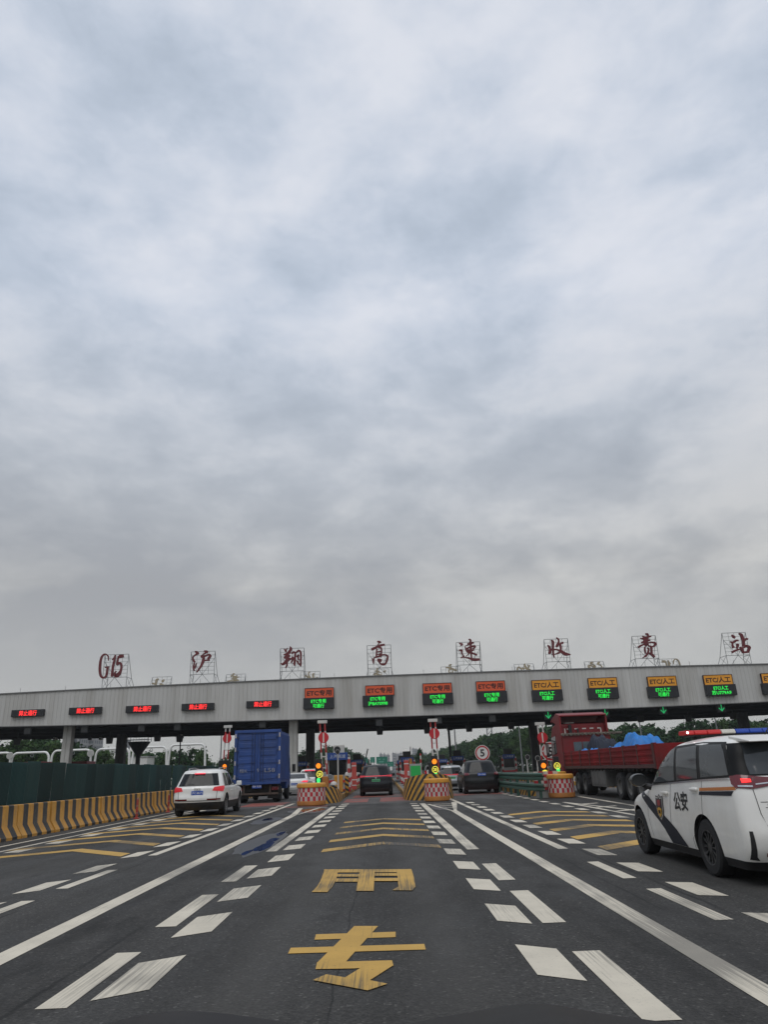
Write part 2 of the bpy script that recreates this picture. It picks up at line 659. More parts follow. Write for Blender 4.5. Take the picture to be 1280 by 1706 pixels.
# lane boundary dashes: long ones outside, short slanted ones inside
for a, b in ((2.3, 4.0), (5.5, 7.03), (8.1, 10.05), (11.15, 12.95), (15.1, 33.0)):
    q4(white, -2.36, -2.15, a, b)
y = 1.8
while y < 35:
    ln = 1.0 if y < 14 else 0.92
    q4(white, -2.05, -1.72, y, y + ln, 0.22)
    y += 1.92
for a, b in ((1.9, 3.6), (4.8, 6.46), (7.57, 9.45), (10.32, 12.05), (14.12, 33.0)):
    q4(white, 1.43, 1.65, a, b)
y = 2.0
while y < 34:
    q4(white, 1.03, 1.33, y, y + 0.93, -0.2)
    y += 1.92
# gore lines
q4(white, -3.45, -3.22, 3.0, 27.6)
white.sheet([(-3.45, 27.6), (-3.22, 27.6), (-3.55, 32.6), (-3.75, 32.6)], 0.004)
white.sheet([(-3.22, 28.0), (-3.18, 27.6), (-2.75, 32.6), (-2.9, 32.6)], 0.004)
white.sheet([(-3.75, 32.62), (-2.55, 32.62), (-2.55, 32.85), (-3.75, 32.85)], 0.004)
q4(white, 2.23, 2.44, 3.0, 26.7)
white.sheet([(2.23, 26.72), (2.30, 26.72), (1.82, 32.0), (1.68, 32.0)], 0.004)
white.sheet([(2.34, 26.72), (2.44, 26.72), (3.05, 33.0), (2.8, 33.0)], 0.004)
for k in range(3):
    yy = 28.6 + k * 1.5
    h = (yy - 26.7) * 0.075
    white.sheet([(2.33 - h, yy), (2.42 + h, yy - 0.2), (2.42 + h, yy + 0.05), (2.33 - h, yy + 0.25)], 0.0046)
# next lane over, police side
for a, b in ((4.2, 6.2), (7.4, 9.23), (10.07, 11.8), (13.65, 40.0)):
    q4(white, 2.98, 3.15, a, b)
for a in (3.9, 5.85, 7.75, 9.72, 11.65, 13.6, 15.5, 17.4, 19.3, 21.2, 23.1, 25.0, 26.9, 28.8, 30.7, 32.6):
    q4(white, 3.36, 3.65, a - 1.02, a - 0.05, -0.12)
y = 20.5
while y < 41:
    q4(white, 6.16, 6.42, y, y + 0.95, -0.15)
    y += 1.92
q4(white, 6.75, 6.9, 19.5, 29.5)
white.sheet([(6.76, 29.5), (6.9, 29.5), (7.75, 21.5), (7.55, 21.5)][::-1], 0.0048)
white.sheet([(7.9, 19.0), (8.1, 19.0), (8.66, 34.0), (8.5, 34.0)], 0.004)
for yy in (23.0, 25.2, 27.4):
    white.sheet([(6.95, yy), (7.75, yy + 0.5), (7.75, yy + 0.85), (6.95, yy + 0.35)], 0.0044)
# lane with the white suv
for a, b in ((6.9, 8.3), (9.0, 10.12), (11.1, 13.08), (15.2, 38.0)):
    q4(white, -4.66, -4.49, a, b)
for a in (6.9, 8.8, 10.75, 12.72, 14.9, 16.95, 19.0, 21.05, 23.06, 25.1, 27.15, 29.1, 31.1, 33.1, 35.1):
    q4(white, -5.1, -4.83, a, a + 1.05, 0.25)
for a in (8.9, 10.9, 12.9, 14.9, 16.9, 18.9, 20.95, 22.95, 25.1, 27.1, 29.1, 31.1, 33.1):
    q4(white, -8.33, -7.99, a, a + 1.05, 0.03)
q4(white, -8.62, -8.5, 3, 38)
q4(white, -9.28, -9.17, 3, 40)
tag(white.build('road_markings', WHITE_P), kind='structure')


def chevron(mb, ax, ay, dx0, dx1, dy, t):
    mb.sheet([(ax - dx0, ay - dy), (ax, ay - t * 0.5), (ax, ay + t * 0.5), (ax - dx0, ay - dy + t)], 0.0042)
    mb.sheet([(ax, ay - t * 0.5), (ax + dx1, ay - dy), (ax + dx1, ay - dy + t), (ax, ay + t * 0.5)], 0.0042)


worn = MB()
for k in range(5):
    chevron(worn, -0.1, 15.95 + k * 1.93, 1.15, 1.1, 1.35, 0.55)
tag(worn.build('road_markings', YEL_W), kind='structure')
for k in range(7):
    chevron(yellow, -6.75, 17.0 + k * 2.08, 1.75, 1.55, 1.75, 0.55)
for k in range(6):
    chevron(yellow, 4.85, 14.5 + k * 1.95, 1.15, 1.25, 1.3, 0.62)
# the two characters in the lane
CH = []


def c4(pts):
    return [G(400 + 0.359375 * a, 1340 + 0.359375 * b) for a, b in pts]


zz = 0.004
for poly in ([(352, 605), (722, 593), (722, 618), (345, 630)], [(235, 668), (855, 650), (862, 676), (222, 695)],
             [(530, 567), (640, 567), (487, 738), (357, 738)], [(357, 736), (705, 727), (712, 752), (530, 765), (350, 768)],
             [(560, 762), (712, 750), (600, 822), (480, 812)], [(337, 820), (400, 793), (490, 808), (600, 820), (685, 837), (592, 868)],
             [(390, 304), (795, 303), (795, 317), (390, 319)], [(390, 312), (455, 308), (446, 350), (428, 385), (405, 410), (332, 410), (356, 385), (372, 360)],
             [(557, 305), (625, 305), (620, 405), (538, 405)], [(725, 305), (795, 303), (808, 345), (815, 385), (800, 403), (705, 402), (735, 385), (732, 345)],
             [(448, 327), (557, 327), (555, 339), (448, 339)], [(625, 323), (730, 323), (730, 335), (625, 335)],
             [(443, 348), (547, 348), (545, 363), (443, 363)], [(623, 346), (737, 346), (737, 360), (623, 360)]):
    zz += 0.0006
    yellow.sheet(c4(poly), zz)
tag(yellow.build('road_markings', YEL_P), kind='structure')
red = MB()
for x0, x1, y0, y1 in ((-2.1, -0.9, 36.5, 41), (-0.3, 1.1, 36.2, 41.5), (-7.0, -5.0, 36.0, 40.0), (-4.6, -2.6, 33.6, 34.3),
                       (-1.9, 1.0, 43, 47), (3.5, 6.5, 40.5, 44)):
    red.sheet([(x0, y0), (x1, y0), (x1, y1), (x0, y1)], 0.0022)
tag(red.build('road_markings', RED_P), kind='structure')

# rain water left in the gore
wm = pm('puddle_water', (0.010, 0.012, 0.018), 0.08, 0, 0.1, 1.0, spec=0.35)
pud = MB()


def blob(mb, cx, cy, rx, ry, z, seed):
    rnd = random.Random(seed)
    ph = [rnd.uniform(0, 6.28) for _ in range(4)]
    pts = []
    for k in range(40):
        a = 2 * math.pi * k / 40
        r = 1 + 0.10 * math.sin(2 * a + ph[0]) + 0.09 * math.sin(3 * a + ph[1]) + 0.05 * math.sin(7 * a + ph[2]) + 0.03 * math.sin(13 * a + ph[3])
        pts.append((cx + rx * r * math.cos(a), cy + ry * r * math.sin(a)))
    mb.sheet(pts, z)


blob(pud, -2.56, 16.2, 0.13, 1.1, 0.003, 3)
blob(pud, -2.60, 17.6, 0.10, 0.7, 0.0033, 4)
blob(pud, -2.66, 19.4, 0.09, 0.6, 0.003, 5)
blob(pud, -2.72, 15.1, 0.08, 0.45, 0.003, 6)
blob(pud, -3.0, 30.6, 0.5, 1.5, 0.0035, 8)
blob(pud, -3.95, 25.6, 0.16, 0.7, 0.003, 9)
tag(pud.build('puddle_water', wm), kind='structure')
dampm = pm('damp_asphalt', (0.026, 0.026, 0.028), 0.45, 0, 0.3, 3.0)
dmp = MB()
blob(dmp, -2.75, 17.2, 0.36, 3.0, 0.0015, 13)
blob(dmp, -2.95, 30.6, 0.8, 2.2, 0.0015, 14)
blob(dmp, -3.9, 25.0, 0.4, 1.6, 0.0015, 15)
blob(dmp, 2.0, 29.5, 0.25, 2.5, 0.0015, 16)
tag(dmp.build('damp_ground', dampm), kind='structure')
# ---------------------------------------------------------------- the canopy
CLAD = pm('pale_corrugated_cladding', (0.50, 0.495, 0.475), 0.55, 0.0, 0.08, 0.35, dirt=(0.24, 0.22, 0.185), dirt_amt=0.55, stretch=(2.6, 1, 0.18))
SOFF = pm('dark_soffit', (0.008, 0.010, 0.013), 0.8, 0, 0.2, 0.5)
STEEL = pm('galvanised_steel', (0.22, 0.225, 0.23), 0.5, 0.6, 0.1, 3)
COLM = pm('pale_column_paint', (0.42, 0.415, 0.39), 0.6, 0, 0.08, 0.8, dirt=(0.2, 0.18, 0.15), dirt_amt=0.5)
COLD = pm('shaded_column_paint', (0.055, 0.055, 0.055), 0.7, 0, 0.15, 1)  # rear columns: shade under the canopy is put into this darker colour
TRIM = pm('roof_edge_trim', (0.16, 0.16, 0.16), 0.5, 0.3, 0.1, 1)
YF, YB = 72.0, 91.0
X0, X1 = -47.0, 52.0


def ztop(x):
    return 10.2 - 2.2e-4 * (x - 8) ** 2


def zbot(x):
    return 6.3 + 1.8e-4 * (x - 10) ** 2


canopy = thing('toll_canopy', 'long grey ribbed toll station canopy spanning all the lanes on columns', 'canopy', (0, YF, 0))
mb = MB()
n = int((X1 - X0) / 0.396)
top, bot = [], []
prof = []
for i in range(n + 1):
    x = X0 + i * 0.396
    prof += [(x, 0.0), (x + 0.335, 0.0), (x + 0.343, 0.022), (x + 0.388, 0.022)]
for i, (x, d) in enumerate(prof):
    mb.v.append((x, d, ztop(x)))
    mb.v.append((x, d, zbot(x)))
for i in range(len(prof) - 1):
    mb.f.append([2 * i, 2 * i + 1, 2 * i + 3, 2 * i + 2])
    mb.m.append(0)
mb.build('fascia', CLAD, canopy)
mb = MB()
xs = [X0 + (X1 - X0) * i / 60 for i in range(61)]
for a, b in zip(xs, xs[1:]):
    # roof sheet, rear fascia and soffit follow the same bow
    za, zb2, ba, bb = ztop(a) - 0.15, ztop(b) - 0.15, zbot(a) + 0.1, zbot(b) + 0.1
    mb.add([(a, 0.06, za), (b, 0.06, zb2), (b, YB - YF, zb2 - 0.3), (a, YB - YF, za - 0.3)], [(0, 1, 2, 3)])
    mb.add([(a, YB - YF, za), (b, YB - YF, zb2), (b, YB - YF, bb - 0.4), (a, YB - YF, ba - 0.4)], [(0, 1, 2, 3)])
mb.build('roof', CLAD, canopy)
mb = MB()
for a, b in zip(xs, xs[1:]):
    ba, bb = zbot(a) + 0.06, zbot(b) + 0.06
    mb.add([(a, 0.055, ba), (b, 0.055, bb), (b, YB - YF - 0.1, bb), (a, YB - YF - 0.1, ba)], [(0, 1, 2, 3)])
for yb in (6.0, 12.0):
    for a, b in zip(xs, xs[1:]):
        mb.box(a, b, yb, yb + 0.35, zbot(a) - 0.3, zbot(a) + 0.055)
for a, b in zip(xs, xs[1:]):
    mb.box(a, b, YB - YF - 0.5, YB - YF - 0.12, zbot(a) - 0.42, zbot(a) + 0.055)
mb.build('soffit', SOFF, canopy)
mb = MB()
for a, b in zip(xs, xs[1:]):
    mb.add([(a, -0.1, ztop(a)), (b, -0.1, ztop(b)), (b, -0.1, ztop(b) + 0.1), (a, -0.1, ztop(a) + 0.1),
            (a, 0.3, ztop(a)), (b, 0.3, ztop(b)), (b, 0.3, ztop(b) + 0.1), (a, 0.3, ztop(a) + 0.1)],
           [(0, 1, 2, 3), (3, 2, 6, 7), (4, 7, 6, 5), (0, 4, 5, 1)])
mb.build('roof_edge_trim', TRIM, canopy)
mb = MB()
for a, b in zip(xs, xs[1:]):
    mb.add([(a, -0.03, zbot(a) - 0.07), (b, -0.03, zbot(b) - 0.07), (b, -0.03, zbot(b)), (a, -0.03, zbot(a)),
            (a, 0.05, zbot(a) - 0.07), (b, 0.05, zbot(b) - 0.07)],
           [(0, 1, 2, 3), (0, 4, 5, 1)])
mb.build('fascia_drip_edge', TRIM, canopy)


def column(x, y, dark, w):
    m = MB()
    m.box(x - w / 2, x - 0.04, y - w / 2, y + w / 2, -0.02, zbot(x) - (0.26 if dark else 0.0) + 0.04)
    m.box(x + 0.04, x + w / 2, y - w / 2, y + w / 2, -0.02, zbot(x) - (0.26 if dark else 0.0) + 0.04)
    m.box(x - 0.05, x + 0.05, y - w / 2 + 0.05, y + w / 2 - 0.05, -0.02, zbot(x) - (0.26 if dark else 0.0) + 0.04)
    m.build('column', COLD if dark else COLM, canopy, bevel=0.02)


for x in (-31.2, -8.95, 18.4, 41.5):
    column(x, 1.5, False, 0.82)
for x in (-30.4, -8.55, 17.4, 42.0):
    column(x, 14.3, True, 0.95)
rod = None
for k in range(22):
    x = X0 + 2 + k * 4.47
    if rod is None:
        rod = MB().tube([(0, 0, 0), (0, 0, 0.55)], 0.018, 5).build('lightning_rod', STEEL, canopy, loc=(x, 0.4, ztop(x)))
    else:
        r2 = rod.copy()
        C.objects.link(r2)
        r2.location = (x, 0.4, ztop(x))

# ---------------------------------------------------------------- calligraphy on the roof
GLY = {
    'G': (70, 155, 1080, [
        [(440, 370, 22), (432, 240, 40), (345, 170, 42), (255, 225, 55), (205, 350, 66), (180, 560, 78), (182, 720, 76), (215, 850, 70), (285, 890, 58), (360, 850, 58), (395, 740, 66), (412, 560, 60)],
        [(330, 575, 34), (460, 560, 34)], [(548, 350, 18), (600, 300, 36), (640, 240, 40)],
        [(650, 195, 35), (615, 400, 65), (578, 560, 66), (545, 862, 70)], [(765, 240, 95), (905, 222, 90)],
        [(750, 225, 45), (715, 400, 46), (700, 500, 42)], [(700, 505, 30), (765, 450, 72), (820, 465, 70), (835, 560, 55), (815, 680, 62), (745, 790, 105), (660, 830, 108), (640, 735, 40), (690, 690, 14)]]),
    '沪': (60, 306, 1076, [
        [(375, 178, 25), (450, 230, 115), (505, 290, 70)], [(440, 290, 60), (350, 345, 46), (302, 420, 54), (345, 530, 76), (380, 572, 55)],
        [(355, 595, 44), (330, 720, 42), (325, 800, 50), (368, 882, 40)], [(360, 800, 60), (400, 700, 42), (438, 600, 28)],
        [(700, 172, 36), (775, 200, 105), (842, 212, 90)], [(765, 235, 55), (660, 305, 32), (610, 365, 60), (625, 400, 60)],
        [(620, 395, 62), (760, 340, 60), (890, 300, 58), (930, 345, 72), (865, 430, 82), (840, 480, 45)],
        [(905, 495, 52), (740, 510, 44), (680, 535, 36)], [(690, 390, 80), (670, 530, 92), (600, 700, 66), (520, 820, 52), (440, 932, 28)]]),
    '翔': (60, 456, 1070, [
        [(350, 228, 22), (405, 275, 68), (430, 345, 60)], [(480, 190, 22), (420, 300, 50)], [(570, 140, 38), (605, 220, 92), (555, 310, 90), (480, 385, 70)],
        [(340, 440, 36), (460, 400, 72), (605, 350, 58)], [(350, 560, 60), (460, 490, 110), (575, 470, 70)],
        [(240, 740, 36), (310, 775, 78), (420, 690, 112), (500, 600, 130), (605, 580, 58)], [(500, 385, 72), (470, 560, 112), (468, 720, 60), (450, 830, 54), (410, 908, 36)],
        [(628, 400, 58), (700, 340, 62), (755, 385, 70), (745, 560, 70), (730, 750, 80), (735, 830, 44)], [(720, 800, 40), (680, 735, 20)],
        [(635, 510, 50), (682, 560, 62), (608, 725, 44)], [(588, 590, 50), (680, 540, 40)],
        [(778, 370, 46), (880, 290, 62), (950, 350, 72), (955, 550, 60), (955, 750, 62), (945, 850, 38)], [(940, 800, 78), (850, 730, 40), (790, 638, 22)],
        [(810, 520, 48), (875, 440, 52), (860, 560, 60), (892, 625, 56)], [(800, 640, 38), (885, 700, 40)]]),
    '高': (60, 602, 1060, [
        [(568, 172, 45), (640, 190, 84), (712, 208, 44)], [(640, 240, 50), (578, 292, 24)], [(352, 450, 92), (420, 440, 92), (560, 365, 80), (700, 310, 80), (842, 285, 66)],
        [(560, 430, 58), (545, 560, 60), (540, 715, 62)], [(600, 392, 40), (700, 400, 62), (722, 500, 62), (712, 620, 62), (690, 745, 48)],
        [(560, 545, 34), (705, 525, 40)], [(560, 640, 34), (705, 610, 40)], [(470, 742, 44), (600, 715, 62), (700, 665, 58), (860, 650, 48), (940, 715, 74), (912, 860, 72), (855, 968, 70), (770, 990, 80), (680, 960, 50), (590, 850, 48)],
        [(388, 770, 38), (418, 860, 62), (444, 972, 44)], [(470, 742, 44), (446, 850, 38), (440, 950, 36)], [(568, 815, 60), (650, 812, 50), (735, 832, 44)], [(600, 840, 50), (660, 885, 76), (725, 850, 38)]]),
    '速': (60, 752, 1056, [
        [(288, 320, 26), (372, 350, 72), (430, 372, 50)], [(390, 380, 50), (325, 438, 20)], [(282, 575, 46), (380, 580, 82), (382, 660, 54), (430, 740, 40), (455, 790, 48), (352, 845, 52)],
        [(455, 790, 44), (500, 825, 40), (660, 860, 55), (780, 900, 98), (900, 908, 98), (1040, 895, 78)],
        [(628, 190, 36), (690, 200, 62), (702, 300, 82), (710, 450, 80), (715, 600, 82), (725, 720, 60), (737, 852, 42)], [(588, 360, 70), (700, 330, 92), (815, 302, 34)],
        [(590, 392, 26), (512, 430, 30), (540, 540, 58), (600, 620, 82), (690, 660, 68)], [(560, 515, 56), (690, 460, 60), (830, 420, 62), (862, 462, 60), (780, 525, 60)],
        [(600, 540, 40), (720, 592, 50), (822, 560, 36)], [(660, 640, 70), (630, 705, 44), (538, 792, 26)], [(730, 660, 50), (830, 702, 56), (935, 748, 48)]]),
    '收': (60, 900, 1052, [
        [(288, 470, 24), (350, 540, 82), (380, 640, 96), (372, 730, 102), (340, 790, 70)], [(400, 650, 70), (455, 625, 56)], [(412, 298, 34), (478, 360, 92), (480, 560, 82), (490, 700, 72), (500, 800, 62), (528, 915, 38)],
        [(598, 205, 28), (670, 260, 52), (690, 340, 60), (670, 430, 92), (630, 500, 100), (632, 548, 64)], [(738, 440, 50), (790, 400, 72), (855, 392, 66)],
        [(730, 430, 70), (760, 540, 72), (760, 650, 70), (728, 720, 82), (620, 780, 50), (528, 802, 26)],
        [(515, 640, 60), (600, 630, 44), (700, 662, 60), (800, 712, 92), (920, 790, 112), (1020, 805, 78), (1112, 815, 26)]]),
    '费': (60, 1048, 1048, [
        [(618, 162, 46), (690, 170, 72), (720, 222, 62), (700, 330, 82), (660, 450, 92), (640, 605, 78)], [(512, 228, 26), (600, 285, 60), (760, 255, 60), (832, 245, 46)], [(428, 310, 16), (560, 325, 72), (725, 290, 80)],
        [(572, 330, 60), (600, 450, 72), (602, 560, 58)], [(480, 470, 60), (640, 420, 92), (795, 378, 56)], [(620, 365, 80), (690, 385, 80)],
        [(368, 642, 80), (460, 580, 70), (580, 532, 60), (700, 490, 60), (850, 460, 50), (980, 500, 72), (962, 560, 80), (880, 612, 48), (740, 580, 40), (720, 520, 36)],
        [(610, 620, 50), (605, 720, 52), (632, 865, 42)], [(690, 660, 40), (740, 700, 50), (720, 820, 62), (660, 922, 72), (600, 972, 58), (528, 1012, 24)],
        [(820, 600, 60), (840, 720, 62), (845, 865, 70)], [(738, 830, 26), (830, 882, 72), (952, 985, 72)]]),
    '站': (60, 1200, 1045, [
        [(458, 255, 36), (520, 320, 92), (584, 366, 66)], [(408, 495, 26), (500, 530, 82), (620, 460, 72), (702, 465, 46)], [(490, 562, 38), (490, 640, 62), (532, 725, 90)],
        [(628, 600, 66), (680, 622, 82), (638, 745, 68)], [(468, 882, 80), (600, 812, 70), (745, 775, 56)], [(712, 208, 36), (800, 260, 92), (850, 380, 92), (880, 500, 92), (880, 645, 80)],
        [(895, 450, 80), (980, 400, 60), (1038, 420, 44)], [(838, 650, 60), (940, 642, 72), (1082, 700, 92), (1060, 800, 92), (1040, 890, 78)], [(758, 688, 46), (820, 780, 82), (880, 905, 66)],
        [(830, 732, 60), (945, 690, 58)], [(878, 890, 60), (1050, 870, 58)]]),
}


def smooth_stroke(st, k=5):
    if len(st) < 3:
        return st
    P = [st[0]] + list(st) + [st[-1]]
    out = []
    for i in range(1, len(P) - 2):
        for j in range(k):
            t = j / k
            out.append(tuple(0.5 * ((2 * P[i][c]) + (-P[i - 1][c] + P[i + 1][c]) * t + (2 * P[i - 1][c] - 5 * P[i][c] + 4 * P[i + 1][c] - P[i + 2][c]) * t * t
                             + (-P[i - 1][c] + 3 * P[i][c] - 3 * P[i + 1][c] + P[i + 2][c]) * t ** 3) for c in range(3)))
    out.append(st[-1])
    return out


def glyph_mesh(ch):
    """Brush strokes as thick plates, in metres about the middle of the sign frame's foot (72 m plane)."""
    size, ox, oy, strokes = GLY[ch]
    k = size / 1280.0
    m = MB()
    ref = PY(ox + size / 2, oy + size / 2, YF)
    for si, st in enumerate(strokes):
        s = smooth_stroke(st)
        left, right = [], []
        for i, (a, b, w) in enumerate(s):
            a1, b1, _ = s[max(i - 1, 0)]
            a2, b2, _ = s[min(i + 1, len(s) - 1)]
            dx, dy = a2 - a1, b2 - b1
            ln = math.hypot(dx, dy) or 1
            nx, ny = -dy / ln, dx / ln
            left.append(PY(ox + (a + nx * w / 2) * k, oy + (b + ny * w / 2) * k, YF))
            right.append(PY(ox + (a - nx * w / 2) * k, oy + (b - ny * w / 2) * k, YF))
        d = 0.006 * si
        nn = len(s)
        vs = []
        for dep in (-0.10 - d, 0.03 + d):
            for p in left:
                vs.append((p[0] - ref[0], dep, p[1]))
            for p in right:
                vs.append((p[0] - ref[0], dep, p[1]))
        fs = []
        for i in range(nn - 1):
            fs.append((i, i + 1, nn + i + 1, nn + i))
            fs.append((2 * nn + i, 3 * nn + i, 3 * nn + i + 1, 2 * nn + i + 1))
            fs.append((i, 2 * nn + i, 2 * nn + i + 1, i + 1))
            fs.append((nn + i, nn + i + 1, 3 * nn + i + 1, 3 * nn + i))
        fs.append((0, nn, 3 * nn, 2 * nn))
        fs.append((nn - 1, 3 * nn - 1, 4 * nn - 1, 2 * nn - 1))
        m.add(vs, fs)
    return m, ref


REDL = pm('dark_red_letter_paint', (0.13, 0.014, 0.018), 0.55, 0, 0.15, 1.0)
TAN = pm('bare_tan_letter_back', (0.27, 0.225, 0.15), 0.7, 0, 0.2, 1.5)
FRM = pm('grey_frame_steel', (0.17, 0.18, 0.18), 0.55, 0.4, 0.15, 2)


def sign_frame(m, x0, x1, zt_, zg, zb, back):
    """Grid of thin bars with braces and legs; back = +1 legs run backwards (+y)."""
    r = 0.026
    for i in range(5):
        x = x0 + (x1 - x0) * i / 4
        m.tube([(x, 0.08, zg), (x, 0.08, zt_)], r if i in (0, 4) else 0.016, 5)
    for i in range(7):
        z = zg + (zt_ - zg) * i / 6
        m.tube([(x0, 0.08, z), (x1, 0.08, z)], r if i in (0, 6) else 0.016, 5)
    for x in (x0, x1):
        m.tube([(x, 0.08, zg), (x, 0.08, zb)], r, 5)
        m.tube([(x, 0.08, zt_), (x, 1.5 * back, zg), (x + (0.25 if x == x1 else -0.25), 2.0 * back, zb)], r, 5)
        m.tube([(x, 0.08, zg), (x, 1.5 * back, zg)], r, 5)
        m.tube([(x, 0.08, zg), (x, 1.9 * back, zb)], 0.018, 5)
        m.tube([(x, 0.08, zb), (x, 1.5 * back, zg)], 0.018, 5)
    xm = (x0 + x1) / 2
    for a in (x0, x1):
        m.tube([(a, 0.1, zt_ - (zt_ - zg) * 0.3), (xm, 0.1, zg)], 0.02, 5)
        m.tube([(xm, 0.1, zg), (a + (xm - a) * 0.25, 0.1, zb)], 0.022, 5)


NAMES = [('G', 'G15 lettering', 'G15'), ('沪', 'dark red brush character 沪', '沪'), ('翔', 'dark red brush character 翔', '翔'), ('高', 'dark red brush character 高', '高'),
         ('速', 'dark red brush character 速', '速'), ('收', 'dark red brush character 收', '收'), ('费', 'dark red brush character 费', '费'), ('站', 'dark red brush character 站', '站')]
FRONT_X = []
for ch, _, nm in NAMES:
    m, ref = glyph_mesh(ch)
    FRONT_X.append(ref[0])
    zc = [v[2] for v in m.v]
    lab = ('slanted dark red G15 lettering on a steel lattice standing on the canopy roof' if ch == 'G'
           else 'dark red brush-style character %s on a steel lattice along the canopy front' % nm)
    t = thing('roof_sign', lab, 'roof sign', (ref[0], YF + 0.25, 0), 0, 'red characters along the canopy front')
    m.build('character', REDL, t)
    fm = MB()
    zb = ztop(ref[0]) + 0.02
    sign_frame(fm, -1.2, 1.2, 13.32, 11.05, zb, 1)
    fm.build('frame', FRM, t)
BACK = [(1117, 'G'), (993, '沪'), (875, '翔'), (752, '高'), (632, '速'), (517, '收'), (393, '费'), (270, '站')]
for px, ch in BACK:
    m, ref = glyph_mesh(ch)
    m.v = [(-a * 0.95, -b, (c - 11.1) * 0.95 + 11.1) for a, b, c in m.v]
    x = PY(px, 1125, YB - 1)[0]
    nm = 'G15' if ch == 'G' else ch
    t = thing('roof_sign', 'tan back of the mirrored %s sign peeping over the rear roof edge' % nm, 'roof sign', (x, YB - 1.0, -0.05), 0, 'reversed characters along the canopy rear')
    m.build('character', TAN, t)
    fm = MB()
    sign_frame(fm, -1.2, 1.2, 13.32, 11.05, ztop(x) - 0.4, -1)
    fm.build('frame', FRM, t)

# ---------------------------------------------------------------- lane boards on the fascia
BLK = pm('black_board', (0.012, 0.013, 0.016), 0.45, 0, 0.2, 3)
LEDR = em('red_led', (1.0, 0.03, 0.03), 1.6)
LEDG = em('green_led', (0.02, 0.9, 0.08), 1.0)
ORG = pm('orange_panel', (0.70, 0.10, 0.03), 0.5, 0, 0.08, 1.5)
AMB = pm('amber_panel', (0.78, 0.33, 0.025), 0.5, 0, 0.08, 1.5)
TXD = pm('dark_sign_lettering', (0.035, 0.010, 0.009), 0.6, 0, 0.1, 2)
red_lab = ['black board with red 禁止通行, nearest the fascia end beyond the white gates',
           'black board with red 禁止通行, between the fascia end and the G15 sign',
           'black board with red 禁止通行, just after the G15 sign',
           'black board with red 禁止通行, under the red 沪 character',
           'black board with red 禁止通行, beside the first orange panel']
for (px, py), lab in zip(((45, 1188), (141, 1184), (236, 1181), (329, 1177.5), (437, 1173)), red_lab):
    x, z = PY(px, py, YF - 0.3)
    lab = lab.replace('nearest the fascia end', 'closest to the fascia end')
    t = thing('display_board', lab, 'display board', (x, YF - 0.3, z), 0, 'red lit display boards on the fascia')
    MB().box(-1.58, 1.58, 0, 0.32, -0.33, 0.33).build('housing', BLK, t, bevel=0.02)
    add_text(MB(), '禁止通行', 0.05, 0.0, -0.012, 1.72, 0.5, 0.02).build('lettering', LEDR, t)
sig = [((532, 1154.5), (531, 1171.5), 'ETC专用', '可通行', 'o'), ((633, 1150), (630, 1167.5), 'ETC专用', '沪BAY0998', 'o'), ((729, 1146.5), (730, 1164), 'ETC专用', '可通行', 'o'),
       ((818, 1143), (820.5, 1161), 'ETC专用', '可通行', 'o'), ((911, 1141), (913, 1158.5), 'ETC/人工', '可通行', 'a'), ((1005, 1137.5), (1006.5, 1155), 'ETC/人工', '可通行', 'a'),
       ((1104, 1135), (1106.5, 1152.5), 'ETC/人工', '可通行', 'a'), ((1197.5, 1132.5), (1203, 1149.5), 'ETC/人工', '苏U779A9', 'a'), ((1294, 1129.5), (1298, 1146.5), 'ETC/人工', '可通行', 'a')]
pl = ['orange ETC专用 panel beside the last red-lit board', 'orange ETC专用 panel above the display reading 沪BAY0998', 'orange ETC专用 panel just before the 速 roof sign',
      'orange ETC专用 panel beside the first amber panel', 'amber ETC/人工 panel beside the last orange panel', 'amber ETC/人工 panel between the 收 and 费 roof signs',
      'amber ETC/人工 panel under the 费 roof sign', 'amber ETC/人工 panel above the display reading 苏U779A9', 'amber ETC/人工 panel cut by the edge of the picture']
gl = ['green-lit board reading ETC专用 可通行 under the first orange panel', 'green-lit board reading ETC专用 沪BAY0998', 'green-lit board reading ETC专用 可通行 just before the 速 roof sign',
      'green-lit board reading ETC专用 可通行 under the last orange panel', 'green-lit board reading ETC/人工 可通行 under the first amber panel', 'green-lit board reading ETC/人工 可通行 between the 收 and 费 signs',
      'green-lit board reading ETC/人工 可通行 under the 费 roof sign', 'green-lit board reading ETC/人工 苏U779A9', 'green-lit board cut by the edge of the picture']
for (a, b, s1, s2, kd), l1, l2 in zip(sig, pl, gl):
    x, z = PY(a[0], a[1], YF - 0.25)
    t = thing('lane_sign', l1, 'sign panel', (x, YF - 0.25, z), 0, 'lane use panels on the fascia')
    MB().box(-1.4, 1.4, 0, 0.22, -0.46, 0.46).build('panel', ORG if kd == 'o' else AMB, t, bevel=0.015)
    e = MB()
    for x0, x1, z0, z1 in ((-1.43, 1.43, 0.46, 0.5), (-1.43, 1.43, -0.5, -0.46), (-1.44, -1.4, -0.46, 0.46), (1.4, 1.44, -0.46, 0.46)):
        e.box(x0, x1, -0.03, 0.2, z0, z1)
    e.build('rim', TXD, t)
    add_text(MB(), s1, 0, 0, -0.008, 2.45, 0.58, 0.03).build('lettering', TXD, t)
    x, z = PY(b[0], b[1], YF - 0.45)
    t = thing('display_board', l2, 'display board', (x, YF - 0.45, z), 0, 'green lit display boards on the fascia')
    MB().box(-1.5, 1.5, 0, 0.42, -0.53, 0.53).build('housing', BLK, t, bevel=0.02)
    m = MB()
    add_text(m, s1, -0.02, 0.2, -0.012, 1.45, 0.4, 0.02)
    add_text(m, s2, -0.02, -0.24, -0.014, 1.1 if len(s2) == 3 else 1.9, 0.4, 0.02)
    m.build('lettering', LEDG, t)

